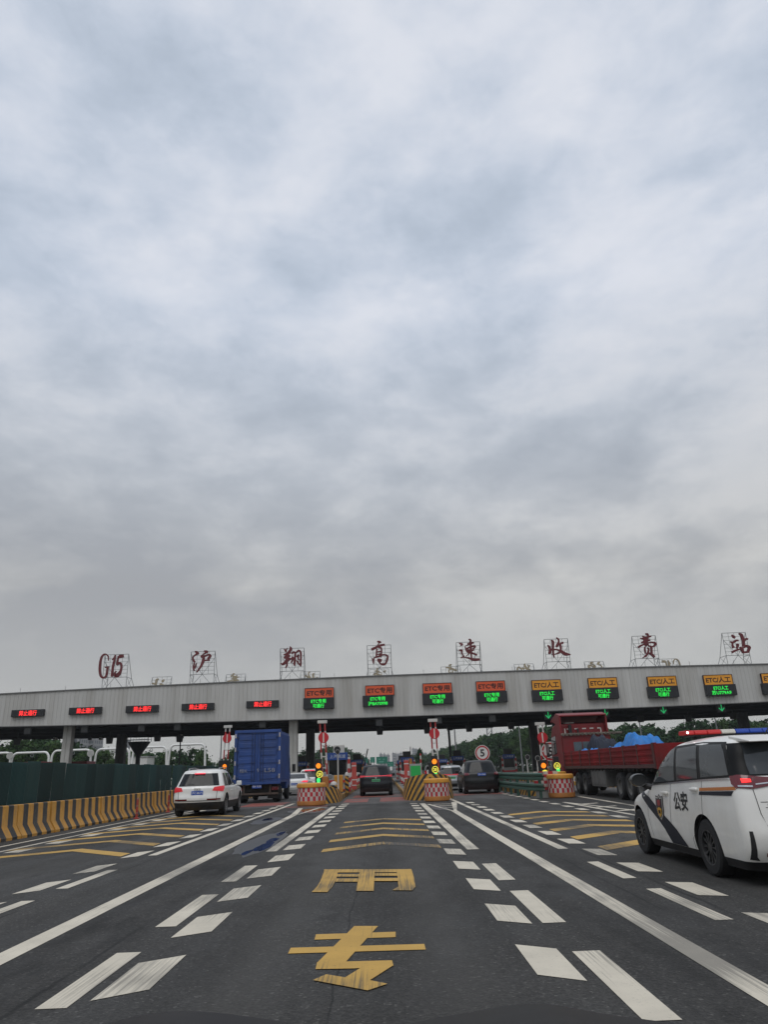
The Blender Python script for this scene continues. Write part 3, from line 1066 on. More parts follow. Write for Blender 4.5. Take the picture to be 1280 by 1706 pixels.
# lane signals under the front edge
LSG = pm('dull_signal_face', (0.075, 0.08, 0.085), 0.4, 0, 0.2, 6)
GRN = em('green_arrow', (0.02, 0.62, 0.18), 0.55)
off_lab = ['unlit square lane signal closest to the canopy end', 'unlit square lane signal near the first pale column', 'unlit square lane signal below the G15 board gap', 'unlit square lane signal under the 沪 character', 'unlit square lane signal above the blue truck',
           'unlit square lane signal above the lane of the dark suv', 'unlit square lane signal beside the raised boom of the middle island', 'unlit square lane signal above the speed limit sign']
for (px, py), lab in zip(((45, 1217.5), (140, 1215), (235, 1213), (295, 1211), (437, 1207), (632, 1204), (731, 1200), (821, 1197)), off_lab):
    x, z = PY(px, py, YF + 0.7)
    t = thing('lane_signal', lab, 'lane signal', (x, YF + 0.7, z), 0, 'unlit lane signals under the canopy')
    MB().box(-0.34, 0.34, 0, 0.2, -0.32, 0.32).build('housing', BLK, t, bevel=0.015)
    m = MB().box(-0.3, 0.3, -0.02, -0.004, -0.28, 0.28)
    m.box(-0.34, 0.34, -0.16, -0.021, 0.3, 0.33)
    m.build('face', LSG, t)
    MB().tube([(0, 0.1, 0.32), (0, 0.1, zbot(x) + 0.04 - z)], 0.04, 6).build('hanger', BLK, t)
on_lab = ['green arrow lane signal above the stop disc by the red truck', 'green arrow lane signal beside the red cab roof', 'green arrow lane signal under the panel of the 费 sign', 'green arrow lane signal under the 苏U779A9 display']
for (px, py), lab in zip(((914, 1191.5), (1009, 1187.5), (1106, 1183), (1203, 1179.5)), on_lab):
    x, z = PY(px, py, YF + 0.7)
    t = thing('lane_signal', lab, 'lane signal', (x, YF + 0.7, z), 0, 'green arrows under the canopy')
    MB().box(-0.4, 0.4, 0, 0.2, -0.4, 0.4).build('housing', BLK, t, bevel=0.015)
    m = MB()
    for poly in ([(-0.045, 0.33), (0.045, 0.33), (0.045, -0.25), (-0.045, -0.25)], [(0, -0.34), (0.30, -0.02), (0.24, 0.05), (0, -0.2)], [(0, -0.34), (-0.30, -0.02), (-0.24, 0.05), (0, -0.2)]):
        m.add([(a, -0.012 - 0.002 * len(m.v) / 4, b) for a, b in poly], [(0, 1, 2, 3)])
    m.build('arrow', GRN, t)
    MB().tube([(0, 0.1, 0.4), (0, 0.1, zbot(x) + 0.04 - z)], 0.04, 6).build('hanger', BLK, t)

# black lane antennas hung below the soffit
al = [((28, 1236), 'beside the canopy end'), ((182, 1234), 'over the round-topped white gates'), ((262, 1230), 'near the white house'), ((299, 1231), 'above the white suv'), ((633, 1219), 'above the dark suv'),
      ((712, 1217), 'beside the raised boom of the middle island'), ((782, 1214), 'above the speed limit sign'), ((852, 1209.5), 'between the speed limit sign and the red truck'), ((925, 1205), 'beside the red truck cab'),
      ((1068, 1198), 'over the blue tarpaulin bundles'), ((1148, 1197), 'over the tail of the red trailer'), ((1222, 1193), 'above the police van')]
ant = None
for (px, py), where in al:
    x, z = PY(px, py, 81.0)
    if ant is None:
        ant = thing('lane_antenna', 'x', 'antenna', (x, 81.0, z), 0, 'black antenna boxes hung under the canopy')
        m = MB()
        m.prism([(-0.38, 0.35), (0.38, 0.35), (0.3, -0.33), (-0.3, -0.33)], -0.12, 0.12)
        m.build('housing', BLK, ant, bevel=0.02)
        MB().tube([(0, 0.0, 0.34), (0, 0.0, 1.6)], 0.05, 6).build('hanger', BLK, ant)
        o = ant
    else:
        o = dup(ant, (x, 81.0, z))
    o['label'] = 'black antenna box hung under the canopy ' + where

# ---------------------------------------------------------------- vehicles
RUB = pm('tyre_rubber', (0.016, 0.016, 0.017), 0.85, 0, 0.25, 4, 0.2)
RIMM = pm('alloy_rim', (0.28, 0.285, 0.29), 0.35, 0.7, 0.15, 5)
RIMD = pm('dark_alloy_rim', (0.07, 0.072, 0.075), 0.35, 0.6, 0.2, 5)
PLAS = pm('black_plastic', (0.018, 0.018, 0.019), 0.6, 0, 0.2, 5)
GLS = pm('dark_glass', (0.010, 0.012, 0.014), 0.08, 0, 0.2, 2.0, spec=0.28)
GLV = pm('van_tinted_glass', (0.048, 0.055, 0.06), 0.06, 0, 0.3, 1.2, spec=0.5)
WHT = pm('white_car_paint', (0.80, 0.80, 0.775), 0.3, 0, 0.03, 1.2, coat=0.6, dirt=(0.42, 0.40, 0.36), dirt_amt=0.4)
VANW = pm('white_van_paint', (0.80, 0.79, 0.755), 0.32, 0, 0.03, 0.9, coat=0.5, dirt=(0.46, 0.42, 0.35), dirt_amt=0.5, stretch=(1, 1, 0.7))
BLKC = pm('black_car_paint', (0.007, 0.008, 0.009), 0.35, 0, 0.15, 1.5, coat=0.22, spec=0.3, dirt=(0.03, 0.029, 0.028), dirt_amt=0.35)
BLUC = pm('dark_blue_grey_car_paint', (0.006, 0.008, 0.011), 0.35, 0, 0.15, 1.5, coat=0.25, spec=0.3)
SILC = pm('silver_car_paint', (0.40, 0.41, 0.42), 0.3, 0.5, 0.05, 1.5, coat=0.6)
TLR = em('tail_light_red', (0.85, 0.02, 0.04), 0.28, (0.25, 0.01, 0.015))
TLB = em('brake_light_on', (1.0, 0.06, 0.10), 0.9)
TLD = pm('dark_red_lens', (0.13, 0.008, 0.012), 0.15, 0, 0.2, 3, coat=0.6)
PLB = pm('blue_plate', (0.02, 0.09, 0.42), 0.4, 0, 0.08, 3)
PLG = pm('green_plate', (0.10, 0.42, 0.20), 0.4, 0, 0.15, 3)
PLW = pm('plate_white', (0.7, 0.7, 0.7), 0.5, 0, 0.05, 3)
CHR = pm('chrome', (0.55, 0.55, 0.56), 0.2, 0.9, 0.05, 3)


class Curve1:
    def __init__(self, pts):
        self.p = sorted(pts)

    def __call__(self, z):
        p = self.p
        if z <= p[0][0]:
            return p[0][1]
        if z >= p[-1][0]:
            return p[-1][1]
        for i in range(len(p) - 1):
            if p[i][0] <= z <= p[i + 1][0]:
                z0, y0 = p[i]
                z1, y1 = p[i + 1]
                h = z1 - z0
                t = (z - z0) / h if h > 0 else 0
                # monotone cubic
                def sl(k):
                    if k <= 0 or k >= len(p) - 1:
                        return None
                    a = (p[k][1] - p[k - 1][1]) / max(1e-6, p[k][0] - p[k - 1][0])
                    b = (p[k + 1][1] - p[k][1]) / max(1e-6, p[k + 1][0] - p[k][0])
                    return 0 if a * b <= 0 else 2 * a * b / (a + b)
                d = (y1 - y0) / max(1e-6, h)
                m0, m1 = sl(i), sl(i + 1)
                m0 = d if m0 is None else m0
                m1 = d if m1 is None else m1
                return ((2 * t ** 3 - 3 * t ** 2 + 1) * y0 + (t ** 3 - 2 * t ** 2 + t) * h * m0 + (-2 * t ** 3 + 3 * t ** 2) * y1 + (t ** 3 - t ** 2) * h * m1)
        return p[-1][1]


class Shell:
    """Rounded car body: y runs forward from the tail (0) to the nose, z up."""
    def __init__(self, rear, front, width, cx=0.42, cy=0.30, cyf=0.55, bulge=0.05, side=0.02):
        self.yr, self.yf, self.w = Curve1(rear), Curve1(front), Curve1(width)
        self.cx, self.cy, self.cyf, self.b, self.s = cx, cy, cyf, bulge, side

    def prm(self, z):
        w, yr, yf = self.w(z), self.yr(z), self.yf(z)
        ln = max(0.02, yf - yr)
        cx = min(self.cx, w * 0.75)
        return w, yr, yf, cx, min(self.cy, ln * 0.3), min(self.cyf(z) if callable(self.cyf) else self.cyf, ln * 0.3), min(self.b, ln * 0.1)

    def outline(self, z):
        w, yr, yf, cx, cy, cyf, b = self.prm(z)
        pts = []
        for i in range(7):
            x = (w - cx) * i / 7
            pts.append((x, yr + b * (x / max(1e-6, w - cx)) ** 2))
        for i in range(9):
            t = math.pi / 2 * i / 9
            pts.append((w - cx + cx * math.sin(t), yr + b + cy * (1 - math.cos(t))))
        a0, a1 = yr + b + cy, yf - b - cyf
        for i in range(31):
            s = i / 30
            pts.append((w + self.s * (1 - (2 * s - 1) ** 2), a0 + (a1 - a0) * s))
        for i in range(1, 10):
            t = math.pi / 2 * i / 9
            pts.append((w - cx + cx * math.cos(t), yf - b - cyf + cyf * math.sin(t)))
        for i in range(1, 8):
            x = (w - cx) * (1 - i / 7)
            pts.append((x, yf - b * (x / max(1e-6, w - cx)) ** 2))
        return pts

    def mesh(self, zs, m=None):
        m = m or MB()
        base = len(m.v)
        n = None
        for z in zs:
            o = self.outline(z)
            full = [(x, y, z) for x, y in o] + [(-x, y, z) for x, y in o[-2:0:-1]]
            n = len(full)
            m.v += full
        for i in range(len(zs) - 1):
            for k in range(n):
                m.f.append([base + i * n + k, base + i * n + (k + 1) % n, base + (i + 1) * n + (k + 1) % n, base + (i + 1) * n + k])
                m.m.append(0)
        m.f.append([base + k for k in range(n)][::-1])
        m.m.append(0)
        m.f.append([base + (len(zs) - 1) * n + k for k in range(n)])
        m.m.append(0)
        return m

    def X(self, y, z):
        w, yr, yf, cx, cy, cyf, b = self.prm(z)
        a0, a1 = yr + b + cy, yf - b - cyf
        if y < a0:
            u = min(1, (a0 - y) / cy)
            return w - cx + cx * math.sqrt(max(0, 1 - u * u))
        if y > a1:
            u = min(1, (y - a1) / cyf)
            return w - cx + cx * math.sqrt(max(0, 1 - u * u))
        s = (y - a0) / max(1e-6, a1 - a0)
        return w + self.s * (1 - (2 * s - 1) ** 2)

    def Y(self, x, z):
        w, yr, yf, cx, cy, cyf, b = self.prm(z)
        x = abs(x)
        if x <= w - cx:
            return yr + b * (x / max(1e-6, w - cx)) ** 2
        u = min(0.9995, (x - (w - cx)) / cx)
        return yr + b + cy * (1 - math.sqrt(1 - u * u))

    def side(self, sgn):
        def fn(y, z):
            e = 0.01
            x = self.X(y, z)
            n = Vector((1, -(self.X(y + e, z) - self.X(y - e, z)) / (2 * e), -(self.X(y, z + e) - self.X(y, z - e)) / (2 * e))).normalized()
            return (sgn * x, y, z), (sgn * n.x, n.y, n.z)
        return fn

    def rear(self):
        def fn(x, z):
            e = 0.004
            y = self.Y(x, z)
            n = Vector(((self.Y(x + e, z) - self.Y(x - e, z)) / (2 * e), -1, (self.Y(x, z + e) - self.Y(x, z - e)) / (2 * e))).normalized()
            return (x, y, z), n
        return fn


def cut_wheels(shell_mb, name, mat_body, mat_in, parent, centres, r, w, smooth=38):
    ob = shell_mb.build('tmp_body', [mat_body, mat_in], smooth=smooth)
    cm = MB()
    for (y, z, wr) in centres:
        for s in (-1, 1):
            cm.lathe((s * (w - 0.09), y, z), [(r, -0.26), (r, 0.26)], 36, 'x', 1)
    cu = cm.build('tmp_cut', [mat_body, mat_in])
    md = ob.modifiers.new('b', 'BOOLEAN')
    md.operation = 'DIFFERENCE'
    md.object = cu
    md.solver = 'EXACT'
    dg = bpy.context.evaluated_depsgraph_get()
    dg.update()
    me = bpy.data.meshes.new_from_object(ob.evaluated_get(dg))
    me.name = name
    bpy.data.objects.remove(ob)
    bpy.data.objects.remove(cu)
    o = bpy.data.objects.new(name, me)
    C.objects.link(o)
    o.parent = parent
    me.polygons.foreach_set('use_smooth', [True] * len(me.polygons))
    me.set_sharp_from_angle(angle=R_(smooth))
    return o


def wheel(parent, x, y, r, w, rimmat, spokes=10, truck=False):
    s = 1 if x > 0 else -1
    h = w / 2
    m = MB()
    m.lathe((0, 0, 0), [(r * 0.62, -h), (r * 0.90, -h), (r * 0.975, -h * 0.82), (r, -h * 0.45), (r, h * 0.45), (r * 0.975, h * 0.82), (r * 0.90, h), (r * 0.62, h), (r * 0.62, -h)], 36, 'x')
    t = m.build('wheel', RUB, parent, 35, loc=(x, y, r))
    d = MB()
    if truck:
        d.lathe((0, 0, 0), [(r * 0.63, s * h * 0.6), (r * 0.6, s * h * 0.95), (r * 0.5, s * h * 0.9), (r * 0.42, s * h * 0.2), (r * 0.25, s * h * 0.25), (r * 0.22, s * h * 0.75), (0.001, s * h * 0.8)], 28, 'x')
    else:
        d.lathe((0, 0, 0), [(r * 0.635, s * h * 0.5), (r * 0.625, s * h * 1.0), (r * 0.58, s * h * 0.98), (r * 0.56, s * h * 0.35), (0.001, s * h * 0.3)], 36, 'x')
        for k in range(spokes):
            a = 2 * math.pi * k / spokes
            da = 0.10
            pts = [(r * 0.1, a - da * 2), (r * 0.57, a - da * 0.7), (r * 0.57, a + da * 0.7), (r * 0.1, a + da * 2)]
            v = []
            for dep in (0.4, 0.85):
                for q, (rr, an) in enumerate(pts):
                    v.append((s * h * (dep if q in (1, 2) or dep < 0.5 else 0.8), rr * math.cos(an), rr * math.sin(an)))
            d.add(v, [(0, 1, 2, 3), (4, 5, 6, 7), (0, 1, 5, 4), (1, 2, 6, 5), (2, 3, 7, 6), (3, 0, 4, 7)])
        d.lathe((0, 0, 0), [(r * 0.17, s * h * 0.3), (r * 0.17, s * h * 0.85), (0.001, s * h * 0.9)], 20, 'x')
    d.build('rim', rimmat, t, 40)
    return t


def zlist(a, b, dens, top=None):
    n = max(2, int((b - a) / dens))
    return [a + (b - a) * i / n for i in range(n + 1)]


def plate(parent, y, z, w, h, txt, m, white=True, yfn=None):
    y = y - 0.012
    p = MB().box(-w / 2, w / 2, y - 0.014, y + 0.03, z - h / 2, z + h / 2).build('number_plate', m, parent)
    add_text(MB(), txt, 0, z, y - 0.0175, w * 0.9, h * 0.62, 0.015).build('plate_lettering', PLW if white else PLAS, p)
    return p


def car(name, label, loc, spec, rz=0.0, group=None):
    s = spec
    W2, Lh, Ht, wr = s['W'] / 2, s['L'], s['H'], s['r']
    t = thing(name, label, 'car', loc, rz, group)
    k = Ht / 1.68
    if s['type'] == 'suv':
        rear = [(0.2, 0.16), (0.34 * k, 0.06), (0.5 * k, 0.01), (0.62 * k, 0.0), (0.80 * k, 0.04), (0.98 * k, 0.06), (1.06 * k, 0.12), (1.3 * k, 0.27), (1.52 * k, 0.40), (1.60 * k, 0.46), (1.65 * k, 0.9), (1.675 * k, 1.5), (1.68 * k, 2.0)]
        front = [(0.2, Lh - 0.15), (0.45, Lh - 0.02), (0.7 * k, Lh), (0.86 * k, Lh - 0.12), (0.96 * k, Lh - 0.55), (1.04 * k, Lh - 1.2), (1.3 * k, Lh - 1.65), (1.55 * k, Lh - 2.1), (1.64 * k, Lh - 2.4), (1.675 * k, Lh - 2.6), (1.68 * k, 2.05)]
        width = [(0.2, W2 * 0.90), (0.4, W2 * 0.965), (0.7 * k, W2), (0.95 * k, W2 * 0.985), (1.04 * k, W2 * 0.95), (1.3 * k, W2 * 0.855), (1.52 * k, W2 * 0.765), (1.6 * k, W2 * 0.71), (1.645 * k, W2 * 0.6), (1.67 * k, W2 * 0.36), (1.68 * k, W2 * 0.05)]
    else:
        rear = [(0.2, 0.15), (0.34, 0.05), (0.5, 0.0), (0.7, 0.02), (0.92, 0.06), (1.0, 0.12), (1.03, 0.30), (1.07, 0.55), (1.2, 0.85), (1.36, 1.3), (1.42, 1.75), (1.45, 2.2)]
        front = [(0.2, Lh - 0.15), (0.45, Lh - 0.02), (0.6, Lh), (0.74, Lh - 0.15), (0.86, Lh - 0.8), (0.94, Lh - 1.3), (1.2, Lh - 1.75), (1.38, Lh - 2.1), (1.43, Lh - 2.3), (1.45, 2.25)]
        width = [(0.2, W2 * 0.90), (0.4, W2 * 0.965), (0.65, W2), (0.88, W2 * 0.985), (0.97, W2 * 0.95), (1.2, W2 * 0.84), (1.36, W2 * 0.75), (1.41, W2 * 0.62), (1.44, W2 * 0.38), (1.45, W2 * 0.05)]
        k = 1.45 / 1.68
    S = Shell(rear, front, width, s.get('cx', 0.46), s.get('cy', 0.34))
    wy = (s['ra'], s['ra'] + s['wb'])
    zc = s.get('clad', 0.42)
    arches = [(y, wr + 0.01, 0) for y in wy]
    zs = zlist(zc, Ht * 0.93, 0.03) + [Ht * (0.93 + 0.07 * q) for q in (0.25, 0.45, 0.62, 0.76, 0.87, 0.94, 0.98, 1.0)]
    cut_wheels(S.mesh(zs), 'body', s['paint'], PLAS, t, arches, wr + 0.06, W2)
    cut_wheels(S.mesh(zlist(0.22, zc - 0.001, 0.05)), 'lower_cladding', s.get('low', PLAS), PLAS, t, arches, wr + 0.06, W2)
    for y in wy:
        for sg in (-1, 1):
            wheel(t, sg * (W2 - 0.125), y, wr, 0.235, s.get('rim', RIMM))
    rf = S.rear()
    suv = s['type'] == 'suv'
    g0, g1 = (1.06 * k, 1.5 * k) if suv else (1.06, 1.35)
    wg0, wg1 = S.w(g0) - 0.13, S.w(g1) - 0.10
    m = MB()
    m.add(*patch([(-wg0, g0), (wg0, g0), (wg1, g1), (-wg1, g1)], rf, 0.09, 0.006))
    rw = m.build('rear_window', GLS, t, 60)
    m = MB()
    m.add(*patch([(-wg0 * 0.55, g0 + 0.06), (-wg0 * 0.2, g0 + 0.05), (-wg0 * 0.2, g0 + 0.075), (-wg0 * 0.55, g0 + 0.085)], rf, 0.2, 0.012))
    m.build('rear_wiper', PLAS, t)
    for sg in (-1, 1):
        sf = S.side(sg)
        yw0, yw1 = (0.62, Lh - 1.75) if suv else (1.15, Lh - 1.85)
        zb_, zt_ = (1.04 * k, 1.50 * k) if suv else (0.99, 1.33)
        ymid = (yw0 + yw1) / 2
        for a, b in ((yw0, yw0 + 0.55), (yw0 + 0.62, ymid + 0.3), (ymid + 0.38, yw1)):
            sl0 = 0.10 if a == yw0 else 0.0
            poly = [(a, zb_), (b, zb_), (b - (0.42 if b == yw1 else 0.02), zt_), (a + (0.25 if a == yw0 else 0.02), zt_)]
            m = MB()
            m.add(*patch(poly, sf, 0.12, 0.006))
            m.build('side_window', GLS, t, 60)
        m = MB()
        yh = s['ra'] + s['wb'] * 0.5
        for yy in (yh - 0.55, yh + 0.45):
            x = S.X(yy, 0.86 * k)
            m.cbox((sg * (x + 0.015), yy, 0.86 * k), (0.03, 0.2, 0.03))
        m.build('door_handles', s['paint'], t, bevel=0.006)
        m = MB()
        for poly in ([(yh, 0.45), (yh + 0.012, 0.45), (yh + 0.012, zb_), (yh, zb_)], [(s['ra'] + 0.55, 0.62), (s['ra'] + 0.562, 0.62), (s['ra'] + 0.36, zb_), (s['ra'] + 0.348, zb_)]):
            m.add(*patch(poly, sf, 0.1, 0.003))
        m.build('door_seams', PLAS, t)
        x = S.X(Lh - 1.75, 1.04 * k)
        m = MB()
        m.cbox((sg * (x + 0.14), Lh - 1.72, 1.10 * k), (0.2, 0.14, 0.17))
        m.cbox((sg * (x + 0.03), Lh - 1.72, 1.04 * k), (0.12, 0.06, 0.05))
        m.build('mirror', s['paint'], t, bevel=0.04)
        # tail lamps
        if 'tail' in s:
            poly = [(sg * a, b) for a, b in s['tail']]
            m = MB()
            m.add(*patch(poly, rf, 0.05, 0.010))
            m.build('tail_light', s.get('tailm', TLR), t, 60)
        if 'reflector' in s:
            a, b, z0, z1 = s['reflector']
            m = MB()
            m.add(*patch([(sg * a, z0), (sg * b, z0), (sg * b, z1), (sg * a, z1)], rf, 0.06, 0.01))
            m.build('reflector', TLD, t)
    if 'bar' in s:
        z0, z1, hw = s['bar']
        m = MB()
        m.add(*patch([(-hw, z0), (hw, z0), (hw, z1), (-hw, z1)], rf, 0.08, 0.012))
        m.build('light_bar', s.get('barm', TLR), t, 60)
    if 'brake' in s:
        z0, z1, hw = s['brake']
        m = MB()
        y = S.Y(0, (z0 + z1) / 2)
        m.box(-hw, hw, y - 0.07, y + 0.1, z0, z1)
        m.build('brake_light', TLB, t, bevel=0.008)
    # tailgate seam, bumper line, number plate and badge
    m = MB()
    zb1 = 0.55 * k
    hw = W2 * 0.74
    for poly in ([(-hw, zb1), (hw, zb1), (hw, zb1 + 0.014), (-hw, zb1 + 0.014)], [(-W2 * 0.9, zc + 0.03), (W2 * 0.9, zc + 0.03), (W2 * 0.9, zc + 0.045), (-W2 * 0.9, zc + 0.045)]):
        m.add(*patch(poly, rf, 0.08, 0.004))
    for sg in (-1, 1):
        m.add(*patch([(sg * hw, zb1), (sg * (hw + 0.014), zb1), (sg * (hw + 0.03), 1.0 * k), (sg * (hw + 0.016), 1.0 * k)], rf, 0.08, 0.004))
    m.build('tailgate_seam', PLAS, t)
    if s.get('rails') and suv:
        for sg in (-1, 1):
            m = MB()
            xr = W2 * 0.62
            m.tube([(sg * (xr - 0.02), 0.9, 1.61 * k), (sg * xr, 1.05, 1.69 * k), (sg * xr, 2.0, 1.725 * k), (sg * (xr - 0.02), 2.5, 1.69 * k), (sg * (xr - 0.04), 2.62, 1.62 * k)], 0.018, 6)
            m.build('roof_rail', s.get('railm', CHR), t)
    pz = s.get('pz', 0.8)
    plate(t, S.Y(0.2, pz), pz, 0.44 if s.get('green') is None else 0.48, 0.14, s['plate'], PLG if s.get('green') else PLB, not s.get('green'))
    if 'badge' in s:
        s['badge'](t, S)
    # exhaust shadow gap under the tail
    return t, S


def rings(t, S):
    m = MB()
    z = 0.955
    for i in range(4):
        cx = (i - 1.5) * 0.062
        y = S.Y(cx, z) - 0.012
        m.lathe((cx, y, z), [(0.034, -0.006), (0.042, -0.006), (0.042, 0.006), (0.034, 0.006), (0.034, -0.006)], 20, 'y')
    m.build('badge', CHR, t)


def dot_badge(t, S):
    z = 0.98
    MB().lathe((0.0, S.Y(0, z) - 0.012, z), [(0.001, -0.012), (0.05, -0.01), (0.055, 0.02)], 20, 'y').build('badge', CHR, t)


car('parked_car', 'white suv with red tail lights driving beside the striped barrier', (-7.18, 28.95, 0), dict(
    type='suv', L=4.63, W=1.93, H=1.70, r=0.37, wb=2.8, ra=0.86, paint=WHT, clad=0.5,
    tail=[(0.56, 0.90), (0.93, 0.86), (0.955, 1.0), (0.93, 1.06), (0.62, 1.02)], tailm=em('suv_lamp', (0.8, 0.03, 0.04), 0.32, (0.35, 0.01, 0.02)),
    brake=(1.50, 1.54, 0.2), reflector=(0.38, 0.86, 0.57, 0.62), plate='沪C·38U71', pz=0.83, badge=rings, rails=True), R_(0.5))[0].name = 'white_suv'
car('dark_suv', 'dark blue-grey suv with a green plate in the middle lane', (-0.56, 44.3, 0), dict(
    type='suv', L=4.9, W=1.95, H=1.74, r=0.39, wb=2.95, ra=0.95, paint=BLUC, clad=0.44,
    tail=[(0.58, 1.06), (0.94, 1.02), (0.955, 1.14), (0.64, 1.13)], tailm=TLR, bar=(1.075, 1.10, 0.62), barm=TLB,
    plate='沪AD38908', pz=0.86, green=True, badge=dot_badge))
car('black_suv', 'black suv with a blue plate below the round 5 sign', (5.3, 41.5, 0), dict(
    type='suv', L=4.9, W=1.95, H=1.76, r=0.39, wb=2.95, ra=0.95, paint=BLKC, clad=0.5, tail=[(0.66, 0.98), (0.93, 0.95), (0.95, 1.10), (0.72, 1.09)], tailm=TLD,
    plate='沪A·19838', pz=1.0, rails=True, railm=PLAS))
car('silver_car', 'silver hatchback with a full-width red light bar ahead of the black suv', (4.35, 49.5, 0), dict(
    type='suv', L=4.5, W=1.84, H=1.58, r=0.35, wb=2.7, ra=0.85, paint=SILC, clad=0.42, bar=(0.93, 1.0, 0.88), barm=TLR, plate='沪AF52917', pz=0.78, green=True, badge=dot_badge))
car('white_sedan', 'small white saloon half hidden beside the blue box truck', (-6.2, 51.5, 0), dict(
    type='sedan', L=4.6, W=1.8, H=1.45, r=0.32, wb=2.65, ra=0.95, paint=WHT, clad=0.32, low=WHT, tail=[(0.45, 0.84), (0.86, 0.80), (0.885, 0.93), (0.6, 0.93)], tailm=TLB, plate='沪B·9A261', pz=0.72))
car('white_suv', 'white suv with a lit roof brake lamp queuing near the first booth', (-6.0, 59.5, 0), dict(
    type='suv', L=4.6, W=1.88, H=1.72, r=0.36, wb=2.7, ra=0.85, paint=WHT, clad=0.4, tail=[(0.62, 0.92), (0.9, 0.86), (0.92, 1.06), (0.72, 1.06)], tailm=TLB, brake=(1.56, 1.62, 0.4), plate='沪C·7Z128', pz=0.82))
car('white_van', 'small white car roof showing behind the striped island nose', (5.0, 78.0, 0), dict(
    type='suv', L=4.5, W=1.85, H=1.78, r=0.35, wb=2.7, ra=0.85, paint=WHT, clad=0.4, tail=[(0.66, 0.92), (0.88, 0.86), (0.9, 1.2), (0.76, 1.2)], plate='沪D·1K302', pz=0.8))[0]['category'] = 'van'


